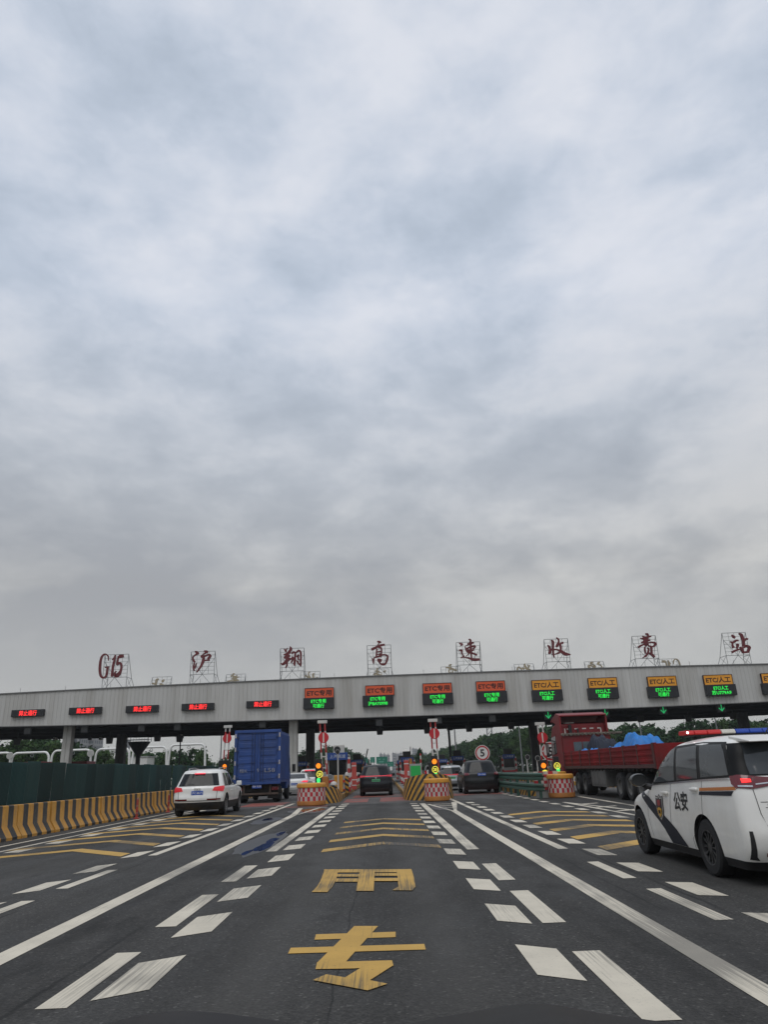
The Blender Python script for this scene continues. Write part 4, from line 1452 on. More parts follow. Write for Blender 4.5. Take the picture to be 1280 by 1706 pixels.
# ------------------------------------------------------------- police van
def police_van():
    t = thing('police_van', 'white police van lettered 公安 with a red and blue roof light bar', 'van', (4.97, 8.72, 0), R_(-0.3))
    W2, Lh = 0.90, 4.42
    rear = [(0.18, 0.20), (0.30, 0.08), (0.42, 0.02), (0.55, 0.0), (0.72, 0.02), (0.95, 0.05), (1.05, 0.07), (1.15, 0.10), (1.35, 0.19), (1.50, 0.24), (1.58, 0.30), (1.63, 0.48), (1.66, 0.9), (1.68, 1.35), (1.69, 1.7)]
    front = [(0.18, Lh - 0.12), (0.35, Lh - 0.02), (0.55, Lh), (0.72, Lh - 0.04), (0.84, Lh - 0.22), (0.93, Lh - 0.60), (1.02, Lh - 0.98), (1.12, Lh - 1.22), (1.3, Lh - 1.50), (1.45, Lh - 1.76), (1.57, Lh - 2.04), (1.64, Lh - 2.30), (1.675, Lh - 2.58), (1.69, 1.72)]
    width = [(0.18, W2 * 0.92), (0.28, W2 * 0.965), (0.45, W2 * 0.99), (0.7, W2), (0.95, W2 * 0.985), (1.10, W2 * 0.965), (1.3, W2 * 0.925), (1.48, W2 * 0.875), (1.58, W2 * 0.825), (1.63, W2 * 0.72), (1.665, W2 * 0.54), (1.682, W2 * 0.3), (1.69, W2 * 0.05)]
    S = Shell(rear, front, width, 0.19, 0.17, Curve1([(0.2, 0.75), (0.95, 0.72), (1.1, 0.34), (1.3, 0.22), (1.7, 0.2)]), 0.07, 0.012)
    wy = (1.22, 3.80)
    wr = 0.335
    ar = [(y, wr, 0) for y in wy]
    zs = zlist(0.27, 1.56, 0.02) + [1.58, 1.60, 1.615, 1.63, 1.645, 1.658, 1.668, 1.677, 1.684, 1.69]
    cut_wheels(S.mesh(zs), 'body', VANW, PLAS, t, ar, wr + 0.055, W2)
    cut_wheels(S.mesh(zlist(0.17, 0.268, 0.02)), 'lower_cladding', PLAS, PLAS, t, ar, wr + 0.055, W2)
    for y in wy:
        for sg in (-1, 1):
            wheel(t, sg * (W2 - 0.115), y, wr, 0.215, RIMD, 12)
    rf = S.rear()
    NAVY = pm('navy_livery', (0.011, 0.014, 0.024), 0.5, 0, 0.12, 2.5, spec=0.3)
    ORGL = pm('orange_livery', (0.50, 0.17, 0.04), 0.45, 0, 0.1, 3)
    PIL = pm('black_pillar', (0.010, 0.0105, 0.011), 0.4, 0, 0.1, 2, spec=0.15)
    for sg in (-1, 1):
        sf = S.side(sg)

        def pt(name, poly, m, off=0.004, step=0.07, par=t):
            q = MB()
            q.add(*patch(poly, sf, step, off))
            return q.build(name, m, par, 60)
        # black window band, panes, belt trim
        pt('window_band', [(0.26, 1.175), (1.1, 1.145), (2.9, 1.06), (3.12, 1.05), (2.90, 1.27), (2.64, 1.44), (2.30, 1.57), (1.2, 1.60), (0.5, 1.58), (0.42, 1.45)], PIL, 0.004, 0.05)
        pt('side_window', [(2.05, 1.115), (2.86, 1.078), (2.98, 1.10), (2.80, 1.27), (2.54, 1.43), (2.24, 1.54), (2.12, 1.55)], GLV, 0.007)
        pt('side_window', [(1.24, 1.155), (1.96, 1.12), (2.04, 1.54), (1.34, 1.565)], GLV, 0.007)
        pt('side_window', [(0.36, 1.20), (1.14, 1.165), (1.24, 1.565), (0.60, 1.555), (0.50, 1.46)], GLV, 0.007)
        pt('belt_trim', [(0.10, 1.172), (1.1, 1.142), (2.9, 1.057), (3.15, 1.045), (3.15, 1.032), (2.9, 1.040), (1.1, 1.125), (0.10, 1.155)], CHR, 0.009)
        # seams
        for poly in ([(2.20, 1.10), (2.21, 1.10), (2.30, 0.75), (2.44, 0.30), (2.43, 0.30), (2.29, 0.75)], [(1.12, 1.14), (1.13, 1.14), (1.20, 0.72), (1.19, 0.72)],
                     [(3.16, 1.02), (3.17, 1.02), (3.30, 0.6), (3.25, 0.30), (3.24, 0.30), (3.29, 0.6)], [(1.19, 0.72), (1.2, 0.72), (1.66, 0.40), (1.66, 0.28), (1.65, 0.28), (1.65, 0.4)]):
            q = MB()
            q.add(*patch(poly, sf, 0.08, 0.002))
            q.build('door_seam', PLAS, t)
        # livery
        pt('livery_stripe', [(1.20, 1.04), (0.20, 1.075), (0.24, 1.035), (1.21, 1.003)], ORGL, 0.005)
        pt('livery_stripe', [(1.21, 0.995), (0.26, 1.025), (0.32, 0.97), (1.23, 0.955)], NAVY, 0.005)
        pt('livery_sash', [(3.72, 0.955), (3.4, 0.915), (3.15, 0.865), (2.93, 0.775), (2.59, 0.64), (2.36, 0.55), (2.18, 0.47), (2.03, 0.37), (1.90, 0.275), (2.48, 0.275), (2.56, 0.36), (2.66, 0.45), (2.80, 0.53), (2.95, 0.60), (3.2, 0.71), (3.45, 0.83)], NAVY, 0.005)
        # shield
        GOLD = pm('gold_livery', (0.55, 0.30, 0.03), 0.4, 0.1, 0.1, 6)
        SHW = pm('shield_white', (0.6, 0.6, 0.55), 0.5, 0, 0.05, 4)
        DKR = pm('shield_dark', (0.03, 0.018, 0.025), 0.4, 0, 0.1, 4)
        sh = [(2.86, 0.90), (2.76, 0.885), (2.71, 0.925), (2.66, 0.885), (2.56, 0.90), (2.555, 0.72), (2.60, 0.62), (2.71, 0.545), (2.82, 0.62), (2.865, 0.72)]
        cxs, czs = 2.71, 0.735
        sc = lambda k: [(cxs + (a - cxs) * k, czs + (b - czs) * k) for a, b in sh]
        e = pt('emblem', sc(1.0), DKR, 0.008)
        for kk, mm, off in ((0.88, SHW, 0.011), (0.80, DKR, 0.014)):
            pt('emblem_field', sc(kk), mm, off, 0.07, e)
        pt('emblem_device', [(2.80, 0.72), (2.71, 0.745), (2.62, 0.72), (2.635, 0.65), (2.71, 0.60), (2.785, 0.65)], GOLD, 0.017, 0.07, e)
        pt('emblem_device', [(2.77, 0.84), (2.65, 0.84), (2.655, 0.77), (2.71, 0.755), (2.765, 0.77)], pm('emblem_red', (0.28, 0.03, 0.03), 0.4, 0, 0.1, 5), 0.017, 0.07, e)
        pt('emblem_device', [(2.75, 0.70), (2.67, 0.70), (2.67, 0.655), (2.75, 0.655)], NAVY, 0.020, 0.07, e)
        # lettering
        vs, fs, w, h = text_geo('公安', 1.0, 0.025)
        q = MB()
        pts = []
        for a, b in vs:
            yy = 1.875 + (a / w) * 0.50 * sg
            zz_ = 0.855 + (b / h) * 0.25 + (1.875 - yy) * 0.03
            p, n_ = sf(yy, zz_)
            pts.append(tuple(Vector(p) + Vector(n_) * 0.006))
        q.add(pts, fs)
        q.build('lettering', PLAS, t)
        # handles
        for a, b in ((1.36, 1.02), (2.44, 0.945)):
            q = MB()
            x = S.X(a, b)
            q.cbox((sg * (x + 0.022), a, b), (0.03, 0.22, 0.034), 0.0)
            q.cbox((sg * (x + 0.006), a, b - 0.012), (0.02, 0.16, 0.07))
            q.build('door_handle', VANW, t, bevel=0.012)
        # fuel flap seam
        # mirror
        q = MB()
        x = S.X(3.0, 1.06)
        vsm = []
        q.lathe((sg * (x + 0.17), 3.17, 1.115), [(0.001, -0.11), (0.06, -0.085), (0.095, -0.03), (0.098, 0.03), (0.09, 0.075), (0.085, 0.075), (0.08, 0.06), (0.001, 0.06)], 20, 'y', sx=1.35)
        q.v = [(a, 6.34 - b, c) for a, b, c in q.v]
        mo = q.build('mirror', pm('mirror_shell', (0.018, 0.019, 0.02), 0.3, 0, 0.1, 3, coat=0.5), t, 40)
        q = MB()
        q.tube([(sg * (x - 0.03), 3.12, 1.0), (sg * (x + 0.06), 3.14, 1.03), (sg * (x + 0.14), 3.16, 1.06)], [0.05, 0.04, 0.035], 8)
        q.build('mirror_arm', PLAS, mo, 40)
        # tail lamp wrapping round the corner
        X1 = S.w(1.1) - 0.002
        q = MB()
        q.add(*patch([(sg * 0.30, 1.115), (sg * 0.5, 1.075), (sg * 0.70, 1.045), (sg * X1 * 0.985, 1.06), (sg * X1 * 0.998, 1.10), (sg * X1 * 0.985, 1.185), (sg * X1 * 0.93, 1.20), (sg * 0.55, 1.17), (sg * 0.3, 1.15)], rf, 0.03, 0.014))
        tl = q.build('tail_light', TLD, t, 60)
        q = MB()
        q.add(*patch([(sg * 0.70, 1.115), (sg * 0.79, 1.11), (sg * 0.79, 1.155), (sg * 0.70, 1.15)], rf, 0.03, 0.020))
        q.build('lit_lamp', em('van_lamp', (1.0, 0.02, 0.02), 2.0), tl, 60)
        q = MB()
        q.add(*patch([(sg * 0.34, 1.112), (sg * 0.66, 1.085), (sg * 0.66, 1.098), (sg * 0.34, 1.127)], rf, 0.03, 0.020))
        q.add(*patch([(sg * 0.70, 1.062), (sg * 0.83, 1.068), (sg * 0.83, 1.085), (sg * 0.70, 1.08)], rf, 0.03, 0.020))
        q.build('lamp_trim', CHR, tl, 60)
        # bumper vent and reflector
        q = MB()
        q.add(*patch([(sg * 0.815, 0.60), (sg * 0.845, 0.60), (sg * 0.845, 0.30), (sg * 0.76, 0.29), (sg * 0.79, 0.33)], rf, 0.03, 0.006))
        q.build('bumper_vent', PLAS, t, 60)
        q = MB()
        q.add(*patch([(sg * 0.45, 0.335), (sg * 0.70, 0.335), (sg * 0.70, 0.375), (sg * 0.45, 0.375)], rf, 0.04, 0.008))
        q.build('reflector', TLD, t, 60)
    # rear glass, spoiler, tailgate
    q = MB()
    wv = lambda z: S.w(z) * 0.9985
    q.add(*patch([(-wv(1.19), 1.185), (wv(1.19), 1.185), (wv(1.3), 1.3), (wv(1.45), 1.45), (wv(1.56), 1.56), (-wv(1.56), 1.56), (-wv(1.45), 1.45), (-wv(1.3), 1.3)], rf, 0.02, 0.004))
    q.build('window_band', PIL, t, 60)
    q = MB()
    q.add(*patch([(-0.68, 1.20), (0.68, 1.20), (0.68, 1.3), (0.64, 1.55), (-0.64, 1.55), (-0.68, 1.3)], rf, 0.04, 0.009))
    q.build('rear_window', GLV, t, 60)
    q = MB()
    q.prism([(0.62, 1.655), (0.30, 1.615), (0.10, 1.585), (0.09, 1.565), (0.32, 1.57), (0.6, 1.60)], -0.66, 0.66, 'yz')
    q.build('roof_spoiler', VANW, t, 30, 0.012)
    q = MB()
    for sg in (-1, 1):
        q.add(*patch([(sg * 0.70, 1.04), (sg * 0.708, 1.04), (sg * 0.69, 0.78), (sg * 0.63, 0.60), (sg * 0.55, 0.535), (sg * 0.55, 0.527), (sg * 0.635, 0.594), (sg * 0.682, 0.78)], rf, 0.04, 0.003))
    q.add(*patch([(-0.55, 0.527), (0.55, 0.527), (0.55, 0.535), (-0.55, 0.535)], rf, 0.05, 0.003))
    q.add(*patch([(-0.66, 0.90), (0.66, 0.90), (0.66, 0.906), (-0.66, 0.906)], rf, 0.05, 0.003))
    q.build('tailgate_seam', PLAS, t)
    q = MB()
    vs, fs, w, h = text_geo('上海高速', 1.0, 0.02)
    pts = []
    for a, b in vs:
        p, n_ = rf(-0.47 + a / w * 0.30, 0.862 + b / h * 0.045)
        pts.append(tuple(Vector(p) + Vector(n_) * 0.006))
    q.add(pts, fs)
    q.build('tailgate_lettering', PLAS, t)
    plate(t, S.Y(0.2, 0.72), 0.72, 0.44, 0.14, '沪A·0615警', PLW, False)
    # roof light bar
    lb = MB()
    lb.box(-0.58, 0.58, 2.02, 2.28, 1.70, 1.722)
    lb.box(-0.45, -0.38, 2.08, 2.22, 1.65, 1.70)
    lb.box(0.38, 0.45, 2.08, 2.22, 1.65, 1.70)
    bar = lb.build('light_bar', PLAS, t, bevel=0.008)
    LR = em('beacon_red_lens', (0.9, 0.02, 0.02), 0.06, (0.45, 0.015, 0.015))
    LB = em('beacon_blue_lens', (0.02, 0.10, 0.8), 0.04, (0.01, 0.05, 0.30))
    LW = pm('beacon_clear_lens', (0.55, 0.53, 0.47), 0.3, 0, 0.05, 4)
    seg = [(-0.615, -0.50, LR), (-0.49, -0.31, LR), (-0.30, -0.11, LR), (-0.10, 0.10, LW), (0.11, 0.30, LB), (0.31, 0.49, LB), (0.50, 0.615, LB)]
    for a, b, m_ in seg:
        q = MB()
        q.prism([(2.0, 1.724), (2.30, 1.724), (2.31, 1.74), (2.28, 1.785), (2.02, 1.785), (1.99, 1.74)], a, b, 'yz')
        q.build('lens', m_, bar, 30, 0.012)
    q = MB().lathe((-0.60, 1.985, 1.755), [(0.001, -0.01), (0.012, -0.006), (0.016, 0.008)], 14, 'y')
    q.build('flashing_lamp', em('beacon_flash', (1.0, 0.85, 0.85), 5.0), bar)
    q = MB().tube([(0, 1.0, 1.655), (0, 0.85, 1.76)], [0.012, 0.006], 6)
    q.build('aerial', PLAS, t)
    return t


police_van()

# ------------------------------------------------------------- blue box truck
BLU = pm('blue_truck_paint', (0.018, 0.062, 0.24), 0.5, 0, 0.15, 1.2, dirt=(0.03, 0.045, 0.10), dirt_amt=0.6)
BLUR_ = pm('blue_truck_rib', (0.016, 0.040, 0.13), 0.55, 0, 0.15, 1.2, dirt=(0.04, 0.04, 0.06), dirt_amt=0.6)
CHAS = pm('grimy_chassis', (0.022, 0.021, 0.02), 0.85, 0, 0.35, 3)
RUST = pm('rusty_metal', (0.07, 0.05, 0.04), 0.85, 0, 0.4, 4)


def box_truck():
    t = thing('box_truck', 'blue box truck with ribbed rear doors stopped behind the white suv', 'truck', (-6.85, 40.3, 0), 0)
    m = MB()
    m.box(-1.18, 1.18, 0.12, 4.1, 0.98, 3.62)
    for i in range(14):
        y = 0.28 + i * 0.28
        for s in (-1, 1):
            m.box(min(s * 1.18, s * 1.215), max(s * 1.18, s * 1.215), y, y + 0.13, 1.1, 3.5)
    m.build('cargo_box', BLU, t, bevel=0.01)
    m = MB()
    for x0, x1, z0, z1 in ((-1.25, -1.1, 0.92, 3.7), (1.1, 1.25, 0.92, 3.7), (-1.1, 1.1, 3.55, 3.7), (-1.1, 1.1, 0.92, 1.05)):
        m.box(x0, x1, 0.02, 0.2, z0, z1)
    m.build('door_frame', BLU, t, bevel=0.012)
    for s in (-1, 1):
        m = MB()
        m.box(min(s * 0.015, s * 1.09), max(s * 0.015, s * 1.09), 0.09, 0.118, 1.06, 3.54)
        for i in range(6):
            z = 1.18 + i * 0.40
            m.box(min(s * 0.12, s * 1.0), max(s * 0.12, s * 1.0), 0.062, 0.0915, z, z + 0.24)
        d = m.build('cargo_door', BLU, t, bevel=0.012)
        m = MB()
        for x in (0.16, 0.30):
            m.tube([(s * x, 0.035, 1.0), (s * x, 0.035, 3.62)], 0.02, 6)
            for z in (1.1, 2.0, 2.9, 3.5):
                m.box(s * x - 0.04, s * x + 0.04, 0.02, 0.062, z, z + 0.06)
        m.build('lock_rod', BLUR_, d)
        m = MB()
        for i in range(4):
            m.box(s * 1.09 - 0.05, s * 1.09 + 0.05, 0.0, 0.088, 1.25 + i * 0.68, 1.33 + i * 0.68)
        m.build('hinges', BLUR_, d)
    m = MB()
    for s_, cx, w in (('桂K', -0.72, 0.42), ('9', 0.05, 0.1), ('L58', 0.68, 0.55)):
        add_text(m, s_, cx, 1.62, 0.012, w, 0.2, 0.0)
    m.build('door_lettering', pm('faded_white_lettering', (0.25, 0.27, 0.32), 0.7, 0, 0.4, 12), t)
    m = MB()
    m.box(-0.42, -0.34, 0.3, 6.0, 0.72, 0.93)
    m.box(0.34, 0.42, 0.3, 6.0, 0.72, 0.93)
    m.box(-1.1, 1.1, 0.35, 0.45, 0.55, 0.9)
    m.box(-0.9, 0.9, 0.9, 1.7, 0.3, 0.7)
    m.build('chassis', CHAS, t)
    m = MB()
    m.box(-1.15, 1.15, 0.1, 0.2, 0.40, 0.50)
    for x in (-0.7, 0.7):
        m.box(x - 0.04, x + 0.04, 0.12, 0.3, 0.5, 0.92)
    m.build('rear_bumper', RUST, t, bevel=0.01)
    for s in (-1, 1):
        m = MB()
        m.box(s * 0.95 - 0.18, s * 0.95 + 0.18, 0.18, 0.26, 0.62, 0.78)
        m.build('tail_light', TLD, t)
        m = MB()
        m.box(s * 0.8 - 0.3, s * 0.8 + 0.3, 0.55, 0.58, 0.2, 0.85)
        m.build('mudflap', PLAS, t)
    plate(t, 0.12, 0.83, 0.5, 0.2, '桂K·9L58', PLB)
    for y in (1.3, 5.2):
        for s in (-1, 1):
            wheel(t, s * 0.92, y, 0.41, 0.42 if y < 2 else 0.25, CHAS, truck=True)
    m = MB()
    m.prism([(4.3, 0.6), (6.1, 0.6), (6.15, 1.5), (5.8, 2.5), (4.3, 2.6)], -1.02, 1.02, 'yz')
    cab = m.build('cab', BLU, t, bevel=0.05)
    for s in (-1, 1):
        m = MB()
        m.prism([(4.8, 1.55), (5.95, 1.5), (5.68, 2.3), (4.8, 2.35)], s * 1.021, s * 1.028, 'yz')
        m.build('window', GLS, cab)
        m = MB().box(min(s * 1.15, s * 1.35), max(s * 1.15, s * 1.35), 5.9, 6.0, 1.5, 1.95)
        m.build('mirror', PLAS, cab, bevel=0.02)
    for s in (-1, 1):
        for z in (1.2, 1.9, 2.6, 3.3):
            MB().box(s * 1.19 - 0.035, s * 1.19 + 0.035, 0.005, 0.018, z, z + 0.22).build('reflective_tape', pm('worn_reflective_tape', (0.42, 0.40, 0.40), 0.5, 0, 0.4, 8), t)
    return t


box_truck()

# ------------------------------------------------------------- red flatbed truck
REDT = pm('red_truck_paint', (0.20, 0.012, 0.015), 0.5, 0, 0.12, 1.5, dirt=(0.09, 0.03, 0.028), dirt_amt=0.5)
REDP = pm('red_side_board', (0.20, 0.014, 0.016), 0.75, 0, 0.25, 1.0, spec=0.2, dirt=(0.06, 0.028, 0.025), dirt_amt=0.7)
GRY = pm('dusty_grey_metal', (0.12, 0.12, 0.115), 0.7, 0.1, 0.2, 2, dirt=(0.06, 0.055, 0.05), dirt_amt=0.5)
TARP = pm('blue_tarpaulin', (0.012, 0.19, 0.56), 0.45, 0, 0.25, 2.5, 0.8, dirt=(0.008, 0.09, 0.32), dirt_amt=0.7)


def red_truck():
    x0 = 9.05
    t = thing('flatbed_truck', 'red flatbed truck with low side boards carrying blue tarpaulin loads', 'truck', (x0, 25.2, 0), R_(-0.6))
    W = 2.5
    # bed
    m = MB()
    m.box(0.05, W - 0.05, 0.0, 13.2, 1.12, 1.26)
    m.build('deck', CHAS, t)
    for s in (0, 1):
        xx = 0.0 if s == 0 else W - 0.05
        for i in range(8):
            a = 0.05 + i * 1.65
            m = MB()
            m.box(xx, xx + 0.05, a + 0.04, a + 1.61, 1.27, 1.93)
            for z in (1.40, 1.60, 1.80):
                m.box(xx - 0.02 if s == 0 else xx + 0.051, xx - 0.001 if s == 0 else xx + 0.07, a + 0.06, a + 1.59, z - 0.05, z + 0.03)
            m.build('side_board', REDP, t, bevel=0.01)
        m = MB()
        for i in range(9):
            a = 0.05 + i * 1.65
            m.box(xx - 0.03, xx + 0.08, a - 0.045, a + 0.035, 1.13, 1.96)
        m.box(xx - 0.028, xx + 0.078, 0.0, 13.3, 1.15, 1.265)
        m.build('side_rail', pm('grimy_red_rail', (0.085, 0.03, 0.028), 0.8, 0, 0.3, 3, dirt=(0.05, 0.045, 0.04), dirt_amt=0.7), t)
        m = MB()
        for i in range(26):
            a = 0.3 + i * 0.5
            m.tube([(xx + 0.0, a, 1.15), (xx + 0.0 + (-0.03 if s == 0 else 0.03), a + 0.12, 1.04), (xx, a + 0.25, 1.15)], 0.012, 4)
        m.build('rope_hooks', CHAS, t)
    m = MB()
    m.box(0.05, W - 0.05, -0.04, 0.0, 1.27, 1.93)
    m.box(0.02, 0.12, -0.06, 0.02, 1.1, 1.96)
    m.box(W - 0.12, W - 0.02, -0.06, 0.02, 1.1, 1.96)
    m.build('tail_board', REDP, t, bevel=0.01)
    # head board with a rack
    m = MB()
    m.box(0.02, W - 0.02, 13.2, 13.28, 1.27, 2.72)
    m.build('head_board', REDT, t, bevel=0.01)
    m = MB()
    m.tube([(-0.05, 13.15, 2.80), (W + 0.6, 13.15, 2.80)], 0.06, 8)
    for i in range(14):
        m.cbox((0.05 + i * 0.2, 13.12, 2.80), (0.09, 0.1, 0.14), 0, 0, 0.0, 0.4)
    m.build('rolled_sheet', pm('rolled_canvas', (0.13, 0.11, 0.09), 0.9, 0, 0.4, 6), t)
    m = MB()
    for x in (0.55, 1.02):
        m.box(x, x + 0.42, 13.17, 13.199, 1.97, 2.42)
    m.build('head_board_window', pm('dusty_window', (0.10, 0.13, 0.15), 0.3, 0, 0.2, 4), t)
    # chassis
    m = MB()
    m.box(0.75, 0.95, 0.2, 16.0, 0.85, 1.12)
    m.box(1.55, 1.75, 0.2, 16.0, 0.85, 1.12)
    m.box(0.3, 2.2, 0.1, 0.2, 0.5, 0.8)
    m.build('chassis', CHAS, t)
    m = MB()
    m.box(0.05, 0.75, 6.3, 8.6, 0.42, 1.08)
    m.box(0.035, 0.05, 6.4, 7.4, 0.5, 1.0)
    m.box(0.035, 0.05, 7.5, 8.5, 0.5, 1.0)
    m.build('tool_box', GRY, t, bevel=0.02)
    m = MB()
    for z in (0.5, 0.75, 1.0):
        m.box(0.05, 0.5, 8.75, 9.2, z, z + 0.05)
    m.box(0.1, 0.45, 8.75, 9.2, 0.45, 1.1)
    m.build('battery_rack', CHAS, t)
    for y in (1.9, 3.15, 4.4):
        for s, xx in ((-1, 0.28), (1, W - 0.28)):
            w = wheel(t, xx, y, 0.50, 0.54, GRY, truck=True)
            if s < 0:
                for c in kids(w):
                    c.scale.x = -1
    for y in (9.75, 11.05):
        for s, xx in ((-1, 0.26), (1, W - 0.26)):
            w = wheel(t, xx, y, 0.50, 0.5, GRY, truck=True)
            if s < 0:
                for c in kids(w):
                    c.scale.x = -1
    for s, xx in ((-1, 0.2), (1, W - 0.2)):
        w = wheel(t, xx, 15.2, 0.50, 0.3, GRY, truck=True)
        if s < 0:
            for c in kids(w):
                c.scale.x = -1
    # cab
    m = MB()
    sec = [(13.75, 0.75), (16.3, 0.75), (16.4, 1.2), (16.35, 1.9), (16.0, 2.9), (15.6, 3.3), (14.6, 3.42), (13.75, 3.35)]
    m.prism(sec, 0.03, W - 0.03, 'yz')
    cab = m.build('cab', REDT, t, bevel=0.09)
    m = MB()
    # wind deflector shell, open at the back
    for (xa, xb) in ((0.0, 0.09), (W - 0.09, W)):
        m.prism([(13.45, 1.25), (13.8, 1.25), (13.9, 3.0), (14.6, 3.4), (15.5, 3.62), (14.2, 3.85), (13.45, 3.72)], xa, xb, 'yz')
    m.prism([(13.42, 3.70), (13.42, 3.78), (14.2, 3.92), (15.6, 3.62), (15.6, 3.5), (14.2, 3.84)], 0.0, W, 'yz')
    m.build('wind_deflector', REDT, cab, bevel=0.025)
    tape = pm('pale_reflective_tape', (0.6, 0.58, 0.55), 0.5, 0, 0.15, 8)
    for i in range(5):
        x = 0.42 + i * 0.4
        MB().box(x, x + 0.2, 13.725, 13.745, 3.06, 3.12).build('reflective_tape', tape, cab)
    for x in (0.28, W - 0.34):
        MB().box(x, x + 0.06, 13.725, 13.745, 2.8, 3.12).build('reflective_tape', tape, cab)
        MB().box(x, x + 0.05, 13.725, 13.745, 2.4, 2.62).build('reflective_tape', tape, cab)
    for s in (-1, 1):
        xs_ = 0.03 if s < 0 else W - 0.03
        m = MB()
        m.prism([(14.9, 1.9), (16.2, 1.85), (15.95, 2.75), (14.9, 2.8)], xs_ + s * 0.004, xs_ + s * 0.012, 'yz')
        m.build('window', GLS, cab)
        m = MB()
        xm = -0.32 if s < 0 else W + 0.14
        m.box(xm, xm + 0.18, 16.0, 16.1, 1.75, 2.5)
        m.tube([(xm + 0.09, 16.05, 2.55), (xs_, 15.9, 2.6)], 0.025, 6)
        m.tube([(xm + 0.09, 16.05, 1.7), (xs_, 15.95, 1.72)], 0.025, 6)
        mr = m.build('mirror', PLAS, cab, bevel=0.03)
        MB().box(xm + 0.02, xm + 0.16, 15.985, 15.998, 1.95, 2.45).build('mirror_glass', pm('mirror_glass', (0.45, 0.47, 0.48), 0.1, 0.8, 0.05, 3), mr)
    m = MB()
    m.tube([(0.55, 13.6, 1.2), (0.55, 13.6, 3.3)], 0.09, 10)
    m.tube([(0.95, 13.6, 1.2), (0.95, 13.6, 3.1)], 0.05, 8)
    m.build('air_intake', PLAS, cab)
    return t


red_truck()


def bundle(label, x, y, z, sx, sy, sz, seed, m=TARP):
    rnd = random.Random(seed)
    bm = bmesh.new()
    bmesh.ops.create_grid(bm, x_segments=30, y_segments=30, size=1)
    for v in bm.verts:
        a, b = v.co.x, v.co.y
        e = max(abs(a), abs(b))
        top = sz * min(1.0, (1 - e ** 5) * 1.05)
        top *= 0.80 + 0.16 * noise.noise((a * 1.3 + seed, b * 1.3, 0.3))
        top += (0.10 * sz * noise.noise((a * 3 + seed, b * 3, 2.0)) - 0.13 * sz * abs(noise.noise((a * 5 + seed, b * 5, 5.0)))) * (1 - e ** 4)
        k = 1 + 0.05 * noise.noise((a * 3, b * 3, seed))
        v.co = Vector((a * sx / 2 * k, b * sy / 2 * k, max(0.0, top)))
    me = bpy.data.meshes.new('tarpaulin_bundle')
    bm.to_mesh(me)
    bm.free()
    me.materials.append(m)
    me.polygons.foreach_set('use_smooth', [True] * len(me.polygons))
    o = bpy.data.objects.new('tarpaulin_bundle', me)
    C.objects.link(o)
    o.location = (x, y, z)
    return tag(o, label, 'bundle', 'tarpaulin covered loads on the red truck')


bundle('large tall blue tarpaulin bundle on the flatbed', 10.35, 29.9, 1.27, 1.5, 1.7, 1.42, 1)
bundle('rounded blue tarpaulin bundle leaning on the tall one', 10.0, 31.6, 1.27, 1.2, 1.3, 1.0, 2)
bundle('low wide blue tarpaulin bundle close to the red cab', 9.8, 35.2, 1.27, 1.2, 1.6, 0.86, 3)
bundle('small flat blue tarpaulin bundle by the tail of the flatbed', 10.4, 27.9, 1.27, 1.1, 1.2, 0.82, 4)
bundle('dark navy sheeted load behind the blue bundles', 10.7, 36.6, 1.27, 1.4, 1.8, 1.55, 6, pm('navy_sheet', (0.012, 0.018, 0.035), 0.7, 0, 0.2, 3))


# ------------------------------------------------------------- bonnet of the car the picture is taken from
def own_car():
    t = thing('black_car', 'black car bonnet edge along the bottom of the view', 'car', (-0.15, 0, 0))
    m = MB()
    nx, ny = 60, 20
    vs = []
    for j in range(ny + 1):
        for i in range(nx + 1):
            u = -1 + 2 * i / nx
            v = j / ny
            x = u * (0.98 - 0.05 * v)
            yv = 0.62 + v * (1.22 - 0.14 * u * u)
            z = 0.972 - 0.02 * v - 0.05 * v ** 3 - 0.045 * abs(u) ** 4 + 0.022 * math.exp(-((x + 0.34) / 0.16) ** 2) + 0.016 * math.exp(-((x - 0.46) / 0.11) ** 2) - 0.03 * math.exp(-((x - 0.08) / 0.18) ** 2)
            vs.append((x, yv, z))
    fs = [(j * (nx + 1) + i, j * (nx + 1) + i + 1, (j + 1) * (nx + 1) + i + 1, (j + 1) * (nx + 1) + i) for j in range(ny) for i in range(nx)]
    m.add(vs, fs)
    m.build('bonnet', pm('bonnet_paint', (0.006, 0.006, 0.007), 0.42, 0, 0.5, 6, coat=0.0, spec=0.14, stretch=(0.4, 6, 1)), t, 60)
    # wings, nose and lower body under the bonnet
    S = Shell([(0.2, 0.15), (0.85, 0.15)], [(0.2, 1.75), (0.5, 1.86), (0.7, 1.80), (0.85, 1.62)], [(0.2, 0.9), (0.5, 0.96), (0.75, 0.95), (0.85, 0.90)], 0.3, 0.1, 0.5)
    cut_wheels(S.mesh(zlist(0.2, 0.85, 0.06)), 'front_body', BLKC, PLAS, t, [(1.0, 0.33, 0)], 0.37, 0.94)
    for s in (-1, 1):
        wheel(t, s * 0.83, 1.0, 0.32, 0.21, RIMM)
    return t


own_car()

